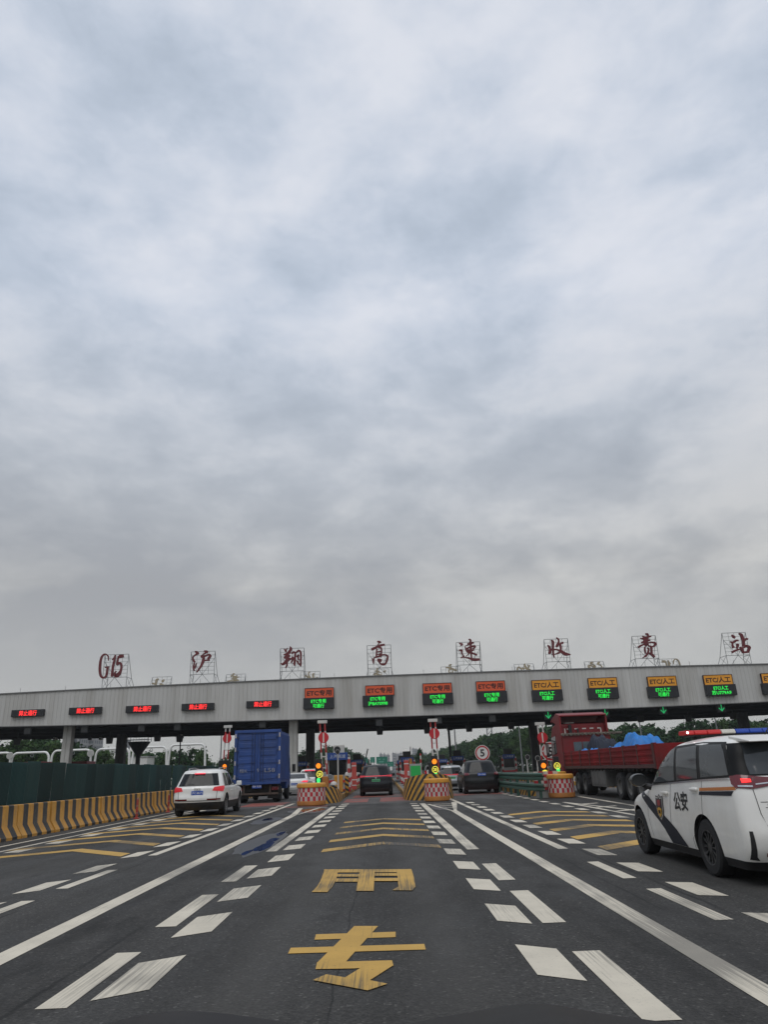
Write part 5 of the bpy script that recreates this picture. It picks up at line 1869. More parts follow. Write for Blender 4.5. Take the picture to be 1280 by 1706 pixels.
# ---------------------------------------------------------------- toll islands and what stands on them
ORB = pm('orange_drum_plastic', (0.42, 0.16, 0.03), 0.6, 0, 0.12, 3, dirt=(0.15, 0.08, 0.04), dirt_amt=0.6)
YLB = pm('yellow_drum_lid', (0.60, 0.27, 0.03), 0.55, 0, 0.1, 3, dirt=(0.25, 0.13, 0.04), dirt_amt=0.5)
CKR = pm('red_check', (0.42, 0.02, 0.03), 0.5, 0, 0.15, 6, dirt=(0.2, 0.08, 0.07), dirt_amt=0.5)
CKW = pm('white_check', (0.50, 0.46, 0.42), 0.5, 0, 0.12, 6, dirt=(0.25, 0.2, 0.16), dirt_amt=0.5)
YEL, BLA = (0.54, 0.28, 0.035), (0.022, 0.022, 0.022)
KERB = stripe_mat('striped_kerb', YEL, BLA, (0, 1, 0), 1.6)
NOSE = stripe_mat('chevron_nose', YEL, BLA, (1.15, 0.55, 1.0), 0.42, absx=True)
BOLL = stripe_mat('striped_bollard', YEL, BLA, (0.6, 0, 1.0), 0.26)
RWS = stripe_mat('red_white_stripe', (0.42, 0.03, 0.03), (0.55, 0.53, 0.5), (0, 0, 1.0), 0.55, dirt_amt=0.25)
RWS2 = stripe_mat('red_white_boom', (0.40, 0.03, 0.03), (0.6, 0.58, 0.55), (0, 0, 1.0), 1.1, dirt_amt=0.2)
ISL = pm('island_concrete', (0.16, 0.155, 0.145), 0.85, 0, 0.2, 1.2, 0.2, dirt=(0.06, 0.055, 0.05), dirt_amt=0.6)
WPO = pm('white_post_paint', (0.55, 0.54, 0.51), 0.5, 0, 0.08, 2)
REDD = pm('red_disc', (0.50, 0.015, 0.025), 0.45, 0, 0.06, 3)
GRYP = pm('grey_booth_panel', (0.30, 0.31, 0.30), 0.55, 0, 0.06, 2)
BLUS = pm('blue_sign', (0.015, 0.055, 0.24), 0.45, 0, 0.1, 2)
BOX = pm('black_box', (0.014, 0.014, 0.015), 0.6, 0, 0.2, 3)


def island(label, x0, x1, y0, y1, nose_h):
    xc = (x0 + x1) / 2
    t = thing('toll_island', label, 'toll island', (xc, y0, 0), 0, 'raised islands between the toll lanes')
    hw = (x1 - x0) / 2
    m = MB()
    m.box(-hw + 0.14, hw - 0.14, 3.0, y1 - y0, -0.01, 0.22)
    m.build('slab', ISL, t)
    m = MB()
    for s in (-1, 1):
        m.box(min(s * hw, s * (hw - 0.137)), max(s * hw, s * (hw - 0.137)), 2.4, y1 - y0, -0.01, 0.25)
    m.build('kerb', KERB, t, bevel=0.02)
    # bow shaped crash nose
    n = 20
    m = MB()
    outer, inner = [], []
    for i in range(n + 1):
        a = math.pi * i / n
        ca, sa = math.cos(a), math.sin(a)
        outer.append((-hw * 1.04 * ca, 2.4 - 2.1 * sa ** 0.9 if sa > 0 else 2.4, sa))
    outer = [(-hw * 1.04, 5.4, -0.6)] + [(-hw * 1.04, 3.9, -0.2)] + outer + [(hw * 1.04, 3.9, -0.2), (hw * 1.04, 5.4, -0.6)]
    vs = []
    for (x, y, sa) in outer:
        h = nose_h * (0.72 + 0.28 * sa) if sa >= 0 else nose_h * (0.72 + sa * 0.75)
        sx = 0.86
        vs += [(x, y, -0.01), (x * 0.95, y + 0.08, h), (x * 0.72, y + 0.34, h), (x * 0.72, y + 0.36, 0.2)]
    k = len(outer)
    fs = []
    for i in range(k - 1):
        for j in range(3):
            fs.append((4 * i + j, 4 * i + j + 1, 4 * i + 5 + j, 4 * i + 4 + j))
    m.add(vs, fs)
    m.build('crash_nose', NOSE, t, 40)
    m = MB()
    m.prism([(v[0] * 0.71, v[1] + 0.37) for v in outer[2:-2]], -0.005, 0.24, 'xy')
    m.build('nose_fill', ISL, t)
    return t


island('striped island between the blue truck lane and the middle lane', -4.35, -2.35, 35.9, 112, 0.78)
island('striped island between the middle lane and the black suv lane', 0.95, 3.3, 35.7, 112, 1.16)
island('striped island behind the green guard rail', 6.95, 8.95, 34.9, 112, 0.55)
island('striped island on the far side of the red truck', 12.7, 14.7, 44, 112, 0.7)
island('striped island beside the end of the green hoarding', -10.9, -8.9, 47, 112, 0.7)


def drum(label, x, y, r, h):
    t = thing('crash_drum', label, 'crash drum', (x, y, 0), 0, 'checked crash drums before the islands')
    n = 64
    z0, z1 = h * 0.22, h * 0.80
    prof = [(r * 0.90, 0.0), (r * 0.985, 0.03), (r, z0 - 0.02)]
    MB().lathe((0, 0, 0), prof + [(r * 0.985, z0)], n, 'z').build('base', ORB, t, 40)
    rows = 3
    pr = [(r * 0.985 - 0.012 * i / rows, z0 + (z1 - z0) * i / rows) for i in range(rows + 1)]
    MB().lathe((0, 0, 0), [(r * 0.93, z0 - 0.01)] + pr + [(r * 0.93, z1 + 0.01)], n, 'z', mfun=lambda i, k: ((k // 2) + i) % 2).build('checked_band', [CKR, CKW], t, 40)
    MB().lathe((0, 0, 0), [(r * 0.955, z1), (r * 1.02, z1 + 0.015), (r * 1.03, z1 + 0.07), (r * 0.99, h - 0.03), (r * 0.9, h), (0.001, h + 0.015)], n, 'z').build('lid', YLB, t, 40)
    return t


drum('crash drum beside the blue truck lane, by the rain puddle', -3.42, 35.0, 0.66, 0.96)
drum('crash drum before the tall chevron nose', 2.33, 34.9, 0.58, 0.96)
drum('crash drum in front of the red truck wheels', 7.74, 33.6, 0.58, 0.97)
o = drum('red topped drum half hidden behind the drum by the red truck', 8.05, 35.8, 0.5, 1.05)


def gate(label, x, y, zt, lean=0.0, zd=3.15):
    t = thing('barrier_gate', label, 'barrier gate', (x, y, 0.2), 0, 'raised booms with red stop discs')
    MB().box(-0.19, 0.19, -0.05, 0.35, 0.0, 1.0).build('cabinet', ORB, t, bevel=0.03)
    zt -= 0.2
    zd -= 0.2
    m = MB()
    for s in (-1, 1):
        m.tube([(s * 0.13, 0.0, 0.85), (s * 0.13 + lean, 0.02, zt)], 0.042, 8)
    m.build('boom', RWS2, t, 40)
    m = MB()
    m.box(-0.26 + lean, 0.26 + lean, -0.05, 0.09, zt - 0.04, zt + 0.12)
    for i in range(4):
        z = 1.4 + i * (zt - 1.5) / 4
        m.box(-0.14 + lean * 0.5, 0.14 + lean * 0.5, 0.0, 0.04, z, z + 0.05)
    m.build('boom_head', WPO, t, bevel=0.01)
    xd = lean * 0.7 + 0.03
    d = MB().lathe((xd, -0.10, zd), [(0.001, -0.012), (0.27, -0.012), (0.28, 0.0), (0.27, 0.012), (0.001, 0.012)], 32, 'y').build('stop_disc', REDD, t, 40)
    MB().box(xd - 0.035, xd + 0.035, -0.118, -0.1135, zd - 0.24, zd + 0.24).build('disc_bar', pm('disc_white', (0.6, 0.57, 0.52), 0.5, 0, 0.05, 3), d)
    m = MB()
    m.lathe((0.28, -0.06, 0.98), [(0.10, 0.0), (0.12, 0.02), (0.12, 0.1), (0.001, 0.1)], 20, 'y')
    m.build('counterweight', STEEL, t)
    return t


gate('raised boom with a red disc beside the blue truck', -3.2, 40, 3.93, -0.12)
gate('raised boom with a red disc above the tall chevron nose', 2.72, 40, 3.8, -0.06)
gate('raised boom with a red disc beside the red truck cab', 8.5, 40, 3.42, -0.05, 2.74)
gate('raised boom with a red disc behind the white suv', -10.0, 47, 4.3, 0.1, 3.62)

AMBL = em('amber_lamp', (1.0, 0.26, 0.015), 1.3)
YELL = em('yellow_lamp', (0.95, 0.85, 0.10), 0.9)
GREL = em('green_lamp', (0.05, 0.85, 0.20), 1.2)


def signal(label, x, y, zb, zt, kinds, w=0.34):
    t = thing('traffic_light', label, 'traffic light', (x, y, 0), 0, 'lit signal boxes on the islands')
    MB().box(-w / 2, w / 2, 0, 0.16, zb, zt).build('housing', BOX, t, bevel=0.015)
    MB().tube([(0, 0.1, 0.2), (0, 0.1, zb)], 0.05, 8).build('post', BOX, t)
    for z, kd, dx in kinds:
        if kd == 'o':
            l = MB().lathe((dx, -0.03, z), [(0.001, -0.02), (0.11, -0.012), (0.125, 0.02)], 24, 'y').build('amber_lens', AMBL, t)
            m = MB()
            for i in range(9):
                a0, a1 = math.pi * i / 9, math.pi * (i + 1) / 9
                m.add([(dx + 0.14 * math.cos(a0), -0.13, z + 0.14 * math.sin(a0)), (dx + 0.14 * math.cos(a1), -0.13, z + 0.14 * math.sin(a1)), (dx + 0.14 * math.cos(a1), 0, z + 0.14 * math.sin(a1)), (dx + 0.14 * math.cos(a0), 0, z + 0.14 * math.sin(a0))], [(0, 1, 2, 3)])
            m.build('hood', BOX, l)
        elif kd == 'y':
            l = MB().lathe((dx, -0.02, z), [(0.13, -0.012), (0.165, -0.012), (0.165, 0.012), (0.13, 0.012), (0.13, -0.012)], 28, 'y').build('speed_ring', YELL, t)
            add_text(MB(), '20', dx, z, -0.034, 0.17, 0.15, 0.04).build('speed_figure', YELL, l)
        elif kd == 'yd':
            l = MB().lathe((dx, -0.025, z), [(0.001, -0.012), (0.16, -0.012), (0.165, 0.012)], 28, 'y').build('speed_disc', YELL, t)
            add_text(MB(), '20', dx, z, -0.0405, 0.18, 0.16, 0.01).build('speed_figure', GREL, l)
        elif kd == 'g':
            m = MB()
            m.box(dx - 0.08, dx + 0.08, -0.02, -0.005, z - 0.22, z + 0.02)
            m.prism([(dx - 0.1, z + 0.03), (dx + 0.1, z + 0.03), (dx + 0.06, z + 0.16), (dx - 0.06, z + 0.16)], -0.02, -0.005, 'xz')
            m.build('green_panel', GREL, t)
    return t


signal('black signal with amber lamp and yellow 20 beside the blue truck', -3.36, 38.0, 0.72, 2.05, [(1.72, 'o', 0), (1.32, 'y', 0.06), (0.98, 'g', 0.0)])
signal('black signal with amber lamp above the tall chevron nose', 2.5, 38.0, 0.82, 2.0, [(1.72, 'o', 0.0), (1.34, 'y', 0.02), (1.02, 'g', 0.04)])
signal('black signal with a yellow 20 disc beside the red truck', 7.8, 37.0, 0.7, 1.6, [(1.34, 'o', -0.02), (0.98, 'yd', 0.02)])
signal('small yellow and green signal tight against the red truck cab', 8.72, 38.2, 0.78, 1.75, [(1.30, 'y', 0.0), (1.05, 'g', 0.03)], 0.26)
signal('black signal with one amber lamp over the white suv roof', -9.75, 45.5, 1.2, 2.3, [(1.95, 'o', 0.06)], 0.62)

BOOTHN = [0]


def booth(label, x, y, sc=1.0, ac=False, front_text=True, back=False):
    t = thing('toll_booth', label, 'toll booth', (x, y, 0.22), 0, 'toll booths on the islands')
    w, d, h = 0.62, 2.6, 2.1
    MB().box(-w, w, 0, d, 0, 0.95).build('lower_panel', GRYP, t, bevel=0.02)
    m = MB()
    m.box(-w + 0.03, w - 0.03, 0.03, d - 0.03, 0.952, h)
    m.build('window', GLS, t)
    m = MB()
    for sx in (-1, 1):
        for yy in (0.0, d - 0.07, d / 2):
            m.box(sx * (w - 0.035) - 0.037, sx * (w - 0.035) + 0.037, yy, yy + 0.07, 0.953, h)
    m.box(-w, w, -0.005, 0.02, 0.953, 1.0)
    m.build('window_frame', GRYP, t)
    MB().box(-w - 0.05, w + 0.05, -0.1, d + 0.1, h + 0.003, h + 0.12).build('roof', GRYP, t, bevel=0.02)
    s = MB().box(-w - 0.02, w + 0.02, -0.16, -0.104, h - 0.22, h + 0.22).build('name_board', BLUS, t, bevel=0.01)
    add_text(MB(), '上海高速', 0, h, -0.168, 1.0, 0.22, 0.01).build('lettering', pm('pale_sign_lettering', (0.42, 0.46, 0.55), 0.5, 0, 0.1, 5), s)
    for sx in (-1, 1):
        m = MB()
        m.box(sx * (w + 0.09) - 0.085, sx * (w + 0.09) + 0.085, -0.12, 0.02, 0.0, h - 0.05)
        m.build('striped_post', RWS, t)
    m = MB()
    m.box(-0.45, 0.45, -0.14, -0.02, 0.1, 0.16)
    m.box(-w, w, -0.05, -0.006, 0.55, 0.7)
    m.build('red_band', REDD, t)
    if ac:
        m = MB()
        m.box(-0.28, 0.42, 0.1, 0.5, h + 0.13, h + 0.68)
        a = m.build('air_conditioner', pm('ac_white', (0.5, 0.49, 0.46), 0.5, 0, 0.06, 3), t, bevel=0.02)
        MB().lathe((-0.03, 0.09, h + 0.4), [(0.001, -0.01), (0.2, -0.01), (0.21, 0.009)], 24, 'y').build('fan_grille', BOX, a)
    else:
        m = MB()
        m.box(-0.42, 0.42, 0.3, 0.6, h + 0.18, h + 0.8)
        m.box(-0.3, 0.3, 0.4, 0.5, h + 0.12, h + 0.18)
        m.build('fee_display_back', BOX, t, bevel=0.02)
    return t


booth('toll booth with a white air conditioner on its roof', -2.98, 47.5, ac=True)
BO = booth('toll booth behind the air conditioned booth', -2.98, 80)
for lab, x, y in (('toll booth behind the tall chevron nose', 2.25, 76), ('toll booth behind the round 5 sign pole', 7.75, 80), ('toll booth seen over the black suv roof edge', 13.2, 80),
                  ('toll booth between the blue truck and the pale column', -8.9, 80), ('toll booth on the far side of the red truck', 19.3, 80),
                  ('small far booth deep in the lane past the dark suv', -3.2, 101), ('small far booth past the middle green screen', 2.25, 99), ('small far booth behind the black suv lane', 7.9, 103), ('small far booth beyond the blue truck', -9.2, 102)):
    dup(BO, (x, y, 0.22), label=lab)
# booths of the closed lanes, only their red fascias rise above the hoarding
CBR = pm('closed_booth_red', (0.16, 0.018, 0.02), 0.6, 0, 0.15, 1)


def closed_booth(label, x, y, w, z0, z1):
    t = thing('closed_booth', label, 'toll booth', (x, y, 0.2), 0)
    MB().box(-w / 2 + 0.1, w / 2 - 0.1, 0, 2.5, 0, z0 - 0.2).build('cabin', GRYP, t, bevel=0.02)
    MB().box(-w / 2, w / 2, -0.15, 2.65, z0 - 0.197, z1 - 0.2).build('roof_band', CBR, t, bevel=0.03)


x, z = PY(49, 1269, 96)
closed_booth('closed booth with a long dark red roof band behind the hoarding', x, 96, 3.4, 3.2, 3.95)
x, z = PY(130, 1271, 92)
closed_booth('closed booth with a short bright red roof band behind the hoarding', x, 92, 2.2, 3.0, 3.7)

# island furniture
SIGNW = pm('sign_white', (0.62, 0.61, 0.58), 0.5, 0, 0.05, 2)
SIGNR = pm('sign_red', (0.42, 0.025, 0.03), 0.5, 0, 0.06, 2)
SIGNK = pm('sign_black', (0.012, 0.012, 0.013), 0.5, 0, 0.05, 2)


def limit_sign(label, x, y, z, r, txt):
    t = thing('speed_limit_sign', label, 'road sign', (x, y, 0), 0)
    p = MB().lathe((0, -0.05, z), [(0.001, -0.012), (r * 0.78, -0.012), (r * 0.78, 0.01)], 40, 'y').build('sign_face', SIGNW, t)
    MB().lathe((0, -0.05, z), [(r * 0.79, -0.02), (r * 0.98, -0.02), (r, 0.0), (r * 0.98, 0.015), (r * 0.79, 0.015), (r * 0.79, -0.02)], 40, 'y').build('red_ring', SIGNR, t, 40)
    MB().lathe((0, -0.05, z), [(r * 0.985, -0.016), (r * 1.06, -0.016), (r * 1.06, 0.012), (r * 0.985, 0.012), (r * 0.985, -0.016)], 40, 'y').build('white_rim', SIGNW, t)
    add_text(MB(), txt, 0, z, -0.066, r * 0.62, r * 1.0, 0.03).build('figure', SIGNK, p)
    MB().tube([(0, 0.02, 0.0), (0, 0.02, z + r * 0.6)], 0.045, 8).build('post', STEEL, t)


x, z = PY(804, 1254.5, 52)
limit_sign('round white 5 sign with red ring behind the black suv', x, 52, z, 0.49, '5')
x, z = PY(917.5, 1252, 43)
limit_sign('round red-ringed limit sign half hidden by the red truck mirror', x, 43, z, 0.50, '5')


def loud(label, x, y, z):
    t = thing('loudspeaker_post', label, 'loudspeaker', (x, y, 0.2), 0, 'white posts with round speakers')
    MB().tube([(0, 0, 0), (0, 0, z - 0.2)], 0.04, 8).build('post', WPO, t)
    MB().lathe((0, -0.2, z - 0.18), [(0.14, -0.06), (0.13, -0.05), (0.06, 0.14), (0.05, 0.24), (0.001, 0.24)], 20, 'y').build('horn', pm('speaker_grey', (0.3, 0.3, 0.29), 0.5, 0, 0.08, 3), t, 40)
    MB().lathe((0, -0.2, z - 0.18), [(0.001, -0.075), (0.10, -0.072), (0.115, -0.062)], 20, 'y').build('throat', BOX, t)


x, z = PY(878, 1262, 43); loud('thin white speaker post behind the green guard rail', x, 43, z)
x, z = PY(895, 1264, 40); loud('white speaker post beside the checked board', x, 40, z)
x, z = PY(563, 1258, 44); loud('white speaker post in front of the air conditioned booth', x, 44, z + 0.15)
x, z = PY(722, 1253, 42); loud('speaker post beside the boom of the tall chevron nose', x, 42, z)

# checked board at the end of the guard rail
t = thing('checked_board', 'red and white checked board at the end of the green guard rail', 'marker board', (7.2, 34.0, 0))
m = MB()
for i in range(5):
    for j in range(6):
        m.box(-0.55 + i * 0.22, -0.33 + i * 0.22, 0, 0.04, 0.32 + j * 0.13, 0.45 + j * 0.13, (i + j) % 2)
m.build('board', [CKR, CKW], t)
MB().box(-0.5, 0.5, 0.041, 0.1, 0.0, 1.1).build('stand', GRYP, t)

# green guard rail
GRL = pm('green_guard_rail', (0.035, 0.105, 0.075), 0.5, 0.1, 0.15, 1.5, dirt=(0.09, 0.10, 0.085), dirt_amt=0.6, stretch=(1, 0.3, 1))
t = thing('guard_rail', 'green double guard rail beside the black suv', 'guard rail', (0, 0, 0))
path = [(6.35, 62.0), (6.32, 50), (6.32, 42), (6.34, 37.5), (6.42, 35.2), (6.58, 33.6), (6.82, 32.6)]
for zc_ in (0.46, 0.90):
    m = MB()
    prof_ = [(0.0, -0.155), (-0.05, -0.12), (-0.05, -0.05), (0.02, -0.02), (0.02, 0.02), (-0.05, 0.05), (-0.05, 0.12), (0.0, 0.155)]
    vs, fs = [], []
    for (px_, py_) in path:
        vs += [(px_ + a, py_ + a * 0.5, zc_ + b) for a, b in prof_]
    k = len(prof_)
    for i in range(len(path) - 1):
        for j in range(k - 1):
            fs.append((i * k + j, i * k + j + 1, (i + 1) * k + j + 1, (i + 1) * k + j))
    m.add(vs, fs)
    m.build('beam', GRL, t, 50)
po = None
for py_ in (33.4, 35.2, 37.2, 39.2, 41.2, 43.2, 45.2, 47.2, 49.2, 51.2, 53.2, 55.2, 57.2, 59.2, 61.2):
    px_ = 6.45 if py_ > 36 else (6.6 if py_ > 34 else 6.78)
    if po is None:
        po = MB().box(-0.055, 0.055, -0.07, 0.07, 0, 1.06).build('post', GRL, t, loc=(px_, py_, 0))
    else:
        p2 = po.copy()
        C.objects.link(p2)
        p2.location = (px_, py_, 0)


def bollard(label, x, y, h, r):
    t = thing('bollard', label, 'bollard', (x, y, 0.22), 0)
    MB().lathe((0, 0, 0), [(r, 0), (r, h - 0.02), (0.001, h)], 18, 'z').build('post', BOLL, t, 40)
    MB().lathe((0, 0, h), [(r * 0.9, 0), (r * 0.95, 0.06), (r * 0.7, 0.16), (0.001, 0.2)], 18, 'z').build('cap', SIGNW, t, 40)


x, _ = PY(578, 1300, 45); bollard('yellow and black bollard with white cap beside the air conditioned booth', x, 45, 0.95, 0.12)
x, _ = PY(556, 1306, 42); bollard('low yellow and black bollard before the air conditioned booth', x, 42, 0.5, 0.2)

SCR = em('green_screen', (0.02, 0.40, 0.08), 0.3)
REDM = pm('red_machine', (0.48, 0.075, 0.06), 0.5, 0, 0.08, 2)


def machine(label, x, y, screen):
    t = thing('ticket_machine', label, 'ticket machine', (x, y, 0.22), 0)
    MB().box(-0.16, 0.16, 0, 0.4, 0, 1.75).build('cabinet', REDM, t, bevel=0.02)
    m = MB()
    for z in (0.25, 0.6, 1.5):
        m.box(-0.165, 0.165, -0.005, 0.02, z, z + 0.06)
    m.build('white_band', SIGNW, t)
    if screen:
        s = MB().box(0.2, 1.0, 0.1, 0.3, 0.65, 1.5).build('display', GRYP, t, bevel=0.02)
        MB().box(0.27, 0.93, 0.085, 0.099, 0.75, 1.38).build('screen', SCR, s)


x, _ = PY(590, 1290, 52); machine('tall red ticket machine beside the dark suv', x, 52, False)
x, _ = PY(678, 1290, 50); machine('red ticket machine with a green screen behind the tall chevron nose', x, 50, True)

RWP = None
for x, y in ((-2.5, 52), (-2.5, 56), (-2.5, 61), (-2.5, 67), (-2.55, 73), (1.45, 47), (1.45, 53), (1.45, 59), (1.45, 66), (3.15, 45), (3.15, 56), (-4.2, 52), (-4.2, 60), (7.1, 50), (7.1, 60), (7.1, 68)):
    if RWP is None:
        RWP = thing('guard_post', 'red and white striped post in the rows along the island kerbs', 'post', (x, y, 0.22), 0, 'red and white posts along the island kerbs')
        MB().lathe((0, 0, 0), [(0.07, 0), (0.07, 1.05), (0.001, 1.09)], 14, 'z').build('shaft', RWS, RWP, 40)
        MB().lathe((0, 0, 0), [(0.13, 0), (0.13, 0.03), (0.07, 0.05)], 14, 'z').build('foot', BOX, RWP, 40)
    else:
        dup(RWP, (x, y, 0.22))


def cabinet(label, x, y, w, h, m_):
    t = thing('equipment_cabinet', label, 'cabinet', (x, y, 0.22), 0)
    MB().box(-w / 2, w / 2, 0, 0.5, 0.08, h).build('case', m_, t, bevel=0.02)
    MB().box(-w / 2 + 0.05, w / 2 - 0.05, 0.03, 0.45, 0, 0.079).build('plinth', BOX, t)
    MB().box(-w / 2 + 0.06, w / 2 - 0.06, -0.012, -0.002, 0.2, h - 0.12).build('door', m_, t)


cabinet('grey equipment cabinet beside the air conditioned booth', -3.75, 44.5, 0.7, 1.2, GRYP)
cabinet('yellow equipment cabinet on the kerb by the dark suv', -2.75, 44.2, 0.5, 1.0, YLB)
cabinet('dark equipment cabinet behind the tall chevron nose', 2.9, 44.0, 0.7, 1.5, BOX)
cabinet('orange equipment cabinet deep on the middle island', 2.0, 58.0, 0.6, 1.4, ORB)

# camera gantry pole with an arm, and slim arms raised farther in
POLE = pm('dark_pole', (0.018, 0.02, 0.024), 0.5, 0.2, 0.15, 2)
x, z = PY(752, 1268, 88)
x1, z1 = PY(747.5, 1213, 88)
x2, z2 = PY(822, 1210.5, 88)
t = thing('camera_pole', 'dark pole with a long horizontal arm behind the black suv', 'camera pole', (x, 88, 0))
MB().tube([(0, 0, 0), (0, 0, z), (x1 - x, 0, z1 + 0.5)], 0.14, 10).build('pole', POLE, t)
MB().tube([(x1 - x - 0.2, 0, z1 - 0.1), (x2 - x, 0, z1 - 0.1 + 0.02)], 0.07, 8).build('arm', POLE, t)
m = MB()
m.cbox((x1 - x + 0.15, -0.2, z1 - 0.1), (0.7, 0.5, 0.35))
m.build('camera', POLE, t, bevel=0.03)
for lab, p0, p1, yy, r in (('slim dark boom raised beside the dark suv', (606, 1276), (613, 1247.5), 62, 0.05), ('slim grey rod standing above the middle booth', (684, 1262), (684, 1244), 74, 0.04)):
    xa, za = PY(*p0, yy)
    xb, zb_ = PY(*p1, yy)
    t = thing('raised_boom', lab, 'boom', (xa, yy, 0.2))
    MB().box(-0.15, 0.15, -0.1, 0.2, 0, max(0.5, za - 0.3)).build('cabinet', ORB, t, bevel=0.02)
    MB().tube([(0, 0, max(0.45, za - 0.35)), (xb - xa, 0, zb_ - 0.2)], r, 8).build('boom', POLE, t)
x, z = PY(701.5, 1272, 60)
t = thing('barrier_gate', 'small red and white boom behind the chevron nose top', 'barrier gate', (x, 60, 0.2))
MB().box(-0.15, 0.15, 0, 0.3, 0, 0.9).build('cabinet', ORB, t, bevel=0.02)
MB().tube([(0, -0.05, 0.8), (0, -0.05, 2.35)], 0.06, 8).build('boom', RWS, t)

# ---------------------------------------------------------------- hoarding, striped barrier blocks, delineators
HOA = pm('dark_green_hoarding', (0.012, 0.048, 0.047), 0.45, 0.0, 0.25, 0.8, dirt=(0.04, 0.075, 0.068), dirt_amt=0.6, stretch=(1, 1, 0.3), ovar=0.7)
t = thing('hoarding', 'dark green sheet metal hoarding behind the striped barrier blocks', 'fence', (-10.65, 0, 0))
m = MB()
w = 0.86
cor = []
for i in range(12):
    a = i * w / 12
    cor += [(0.0, a), (0.0, a + 0.045), (0.022, a + 0.053), (0.022, a + 0.066)]
cor.append((0.0, w))
vs = [(a, b, 0.02) for a, b in cor] + [(a, b, 2.0) for a, b in cor]
k = len(cor)
m.add(vs, [(i, i + 1, k + i + 1, k + i) for i in range(k - 1)])
pan = None
rnd = random.Random(4)
for i in range(46):
    yy = 8 + i * 0.9
    if pan is None:
        pan = m.build('panel', HOA, t, loc=(0, yy, 0))
        pp = pan
    else:
        pp = pan.copy()
        C.objects.link(pp)
        pp.location = (rnd.uniform(-0.015, 0.015), yy, rnd.uniform(-0.025, 0.02))
        pp.rotation_euler = (R_(rnd.uniform(-0.5, 0.5)), R_(rnd.uniform(-0.8, 0.8)), R_(rnd.uniform(-1.6, 1.6)))
post = None
for i in range(16):
    yy = 7.97 + i * 2.7
    if post is None:
        post = MB().box(-0.09, -0.03, -0.025, 0.025, 0, 1.98).build('post', STEEL, t, loc=(0, yy, 0))
    else:
        q = post.copy()
        C.objects.link(q)
        q.location = (0, yy, 0)
for z in (0.4, 1.6):
    MB().box(-0.06, -0.02, 8, 49.3, z, z + 0.04).build('rail', STEEL, t)

BAR = stripe_mat('striped_barrier_paint', (0.56, 0.275, 0.04), (0.026, 0.025, 0.024), (0, 1, 0.0), 0.6, 0.52, dirt_amt=0.4)
jer = None
for i in range(15):
    yy = 9.0 + i * 2.02
    if jer is None:
        jer = MB().prism([(0.30, 0.0), (0.30, 0.07), (0.13, 0.33), (0.10, 0.84), (0.08, 0.86), (-0.08, 0.86), (-0.10, 0.84), (-0.13, 0.33), (-0.30, 0.07), (-0.30, 0.0)], 0.0, 2.0).build('barrier_block', BAR, None, 30, loc=(-10.22, yy, 0))
        tag(jer, 'yellow and black striped concrete block in the row before the hoarding', 'barrier', 'striped concrete blocks along the hoarding')
    else:
        q = jer.copy()
        C.objects.link(q)
        q.location = (-10.22 + rnd.uniform(-0.03, 0.03), yy, 0)
        q.rotation_euler = (0, 0, R_(rnd.uniform(-0.5, 0.5)))
DEL = stripe_mat('delineator_red', (0.36, 0.045, 0.03), (0.30, 0.12, 0.10), (0, 0, 1), 0.25, 0.75, dirt_amt=0.4)
for lab, x, y in (('red marker post standing clear before the striped blocks', -9.42, 29.0), ('red marker post close behind the white suv', -9.55, 33.6), ('red marker post near the end of the striped blocks', -9.6, 38.2)):
    t = thing('marker_post', lab, 'marker post', (x, y, 0), 0, 'red marker posts along the striped blocks')
    MB().lathe((0, 0, 0), [(0.11, 0), (0.11, 0.03), (0.045, 0.05), (0.04, 0.72), (0.001, 0.74)], 14, 'z').build('post', DEL, t, 40)

# white height gates beyond the canopy
GATEW = pm('white_gate_tube', (0.78, 0.78, 0.75), 0.4, 0, 0.05, 1)
arch = [((-40, 19), 1256), ((20.5, 82), 1255), ((87, 152), 1251), ((160, 216), 1248.5), ((222, 278), 1246), ((283, 342), 1241.5)]
alab = ['white tube height gate at the edge of the view', 'white tube height gate above the long red booth band', 'white tube height gate behind the pale column', 'white tube height gate behind the dark rear column',
        'white tube height gate above the white house', 'white tube height gate behind the white suv']
YG = 112.0
for ((a, b), yy), lab in zip(arch, alab):
    xa, z = PY(a, yy, YG)
    xb, _ = PY(b, yy - (b - a) * 0.037, YG)
    t = thing('height_gate', lab, 'height gate', ((xa + xb) / 2, YG, 0), 0, 'white tube height gates over the closed lanes')
    h = (xb - xa) / 2
    pts = [(-h - 0.55, 0, 0)] if False else []
    pts = [(-h - 0.25, 0, 0), (-h, 0, z - 1.0)]
    for i in range(1, 7):
        a_ = math.pi / 2 * i / 6
        pts.append((-h + 0.75 * (1 - math.cos(a_)), 0, z - 1.0 + 1.0 * math.sin(a_)))
    for i in range(0, 6):
        a_ = math.pi / 2 * i / 6
        pts.append((h - 0.75 + 0.75 * math.sin(a_), 0, z - 1.0 + 1.0 * math.cos(a_)))
    pts += [(h, 0, z - 1.0), (h + 0.2, 0, 0)]
    MB().tube(pts, 0.16, 10).build('tube_frame', GATEW, t, 60)
    MB().lathe((0.2, 0, z - 0.42), [(0.18, -0.05), (0.24, -0.05), (0.24, 0.05), (0.18, 0.05), (0.18, -0.05)], 18, 'y').build('ring_plate', STEEL, t)
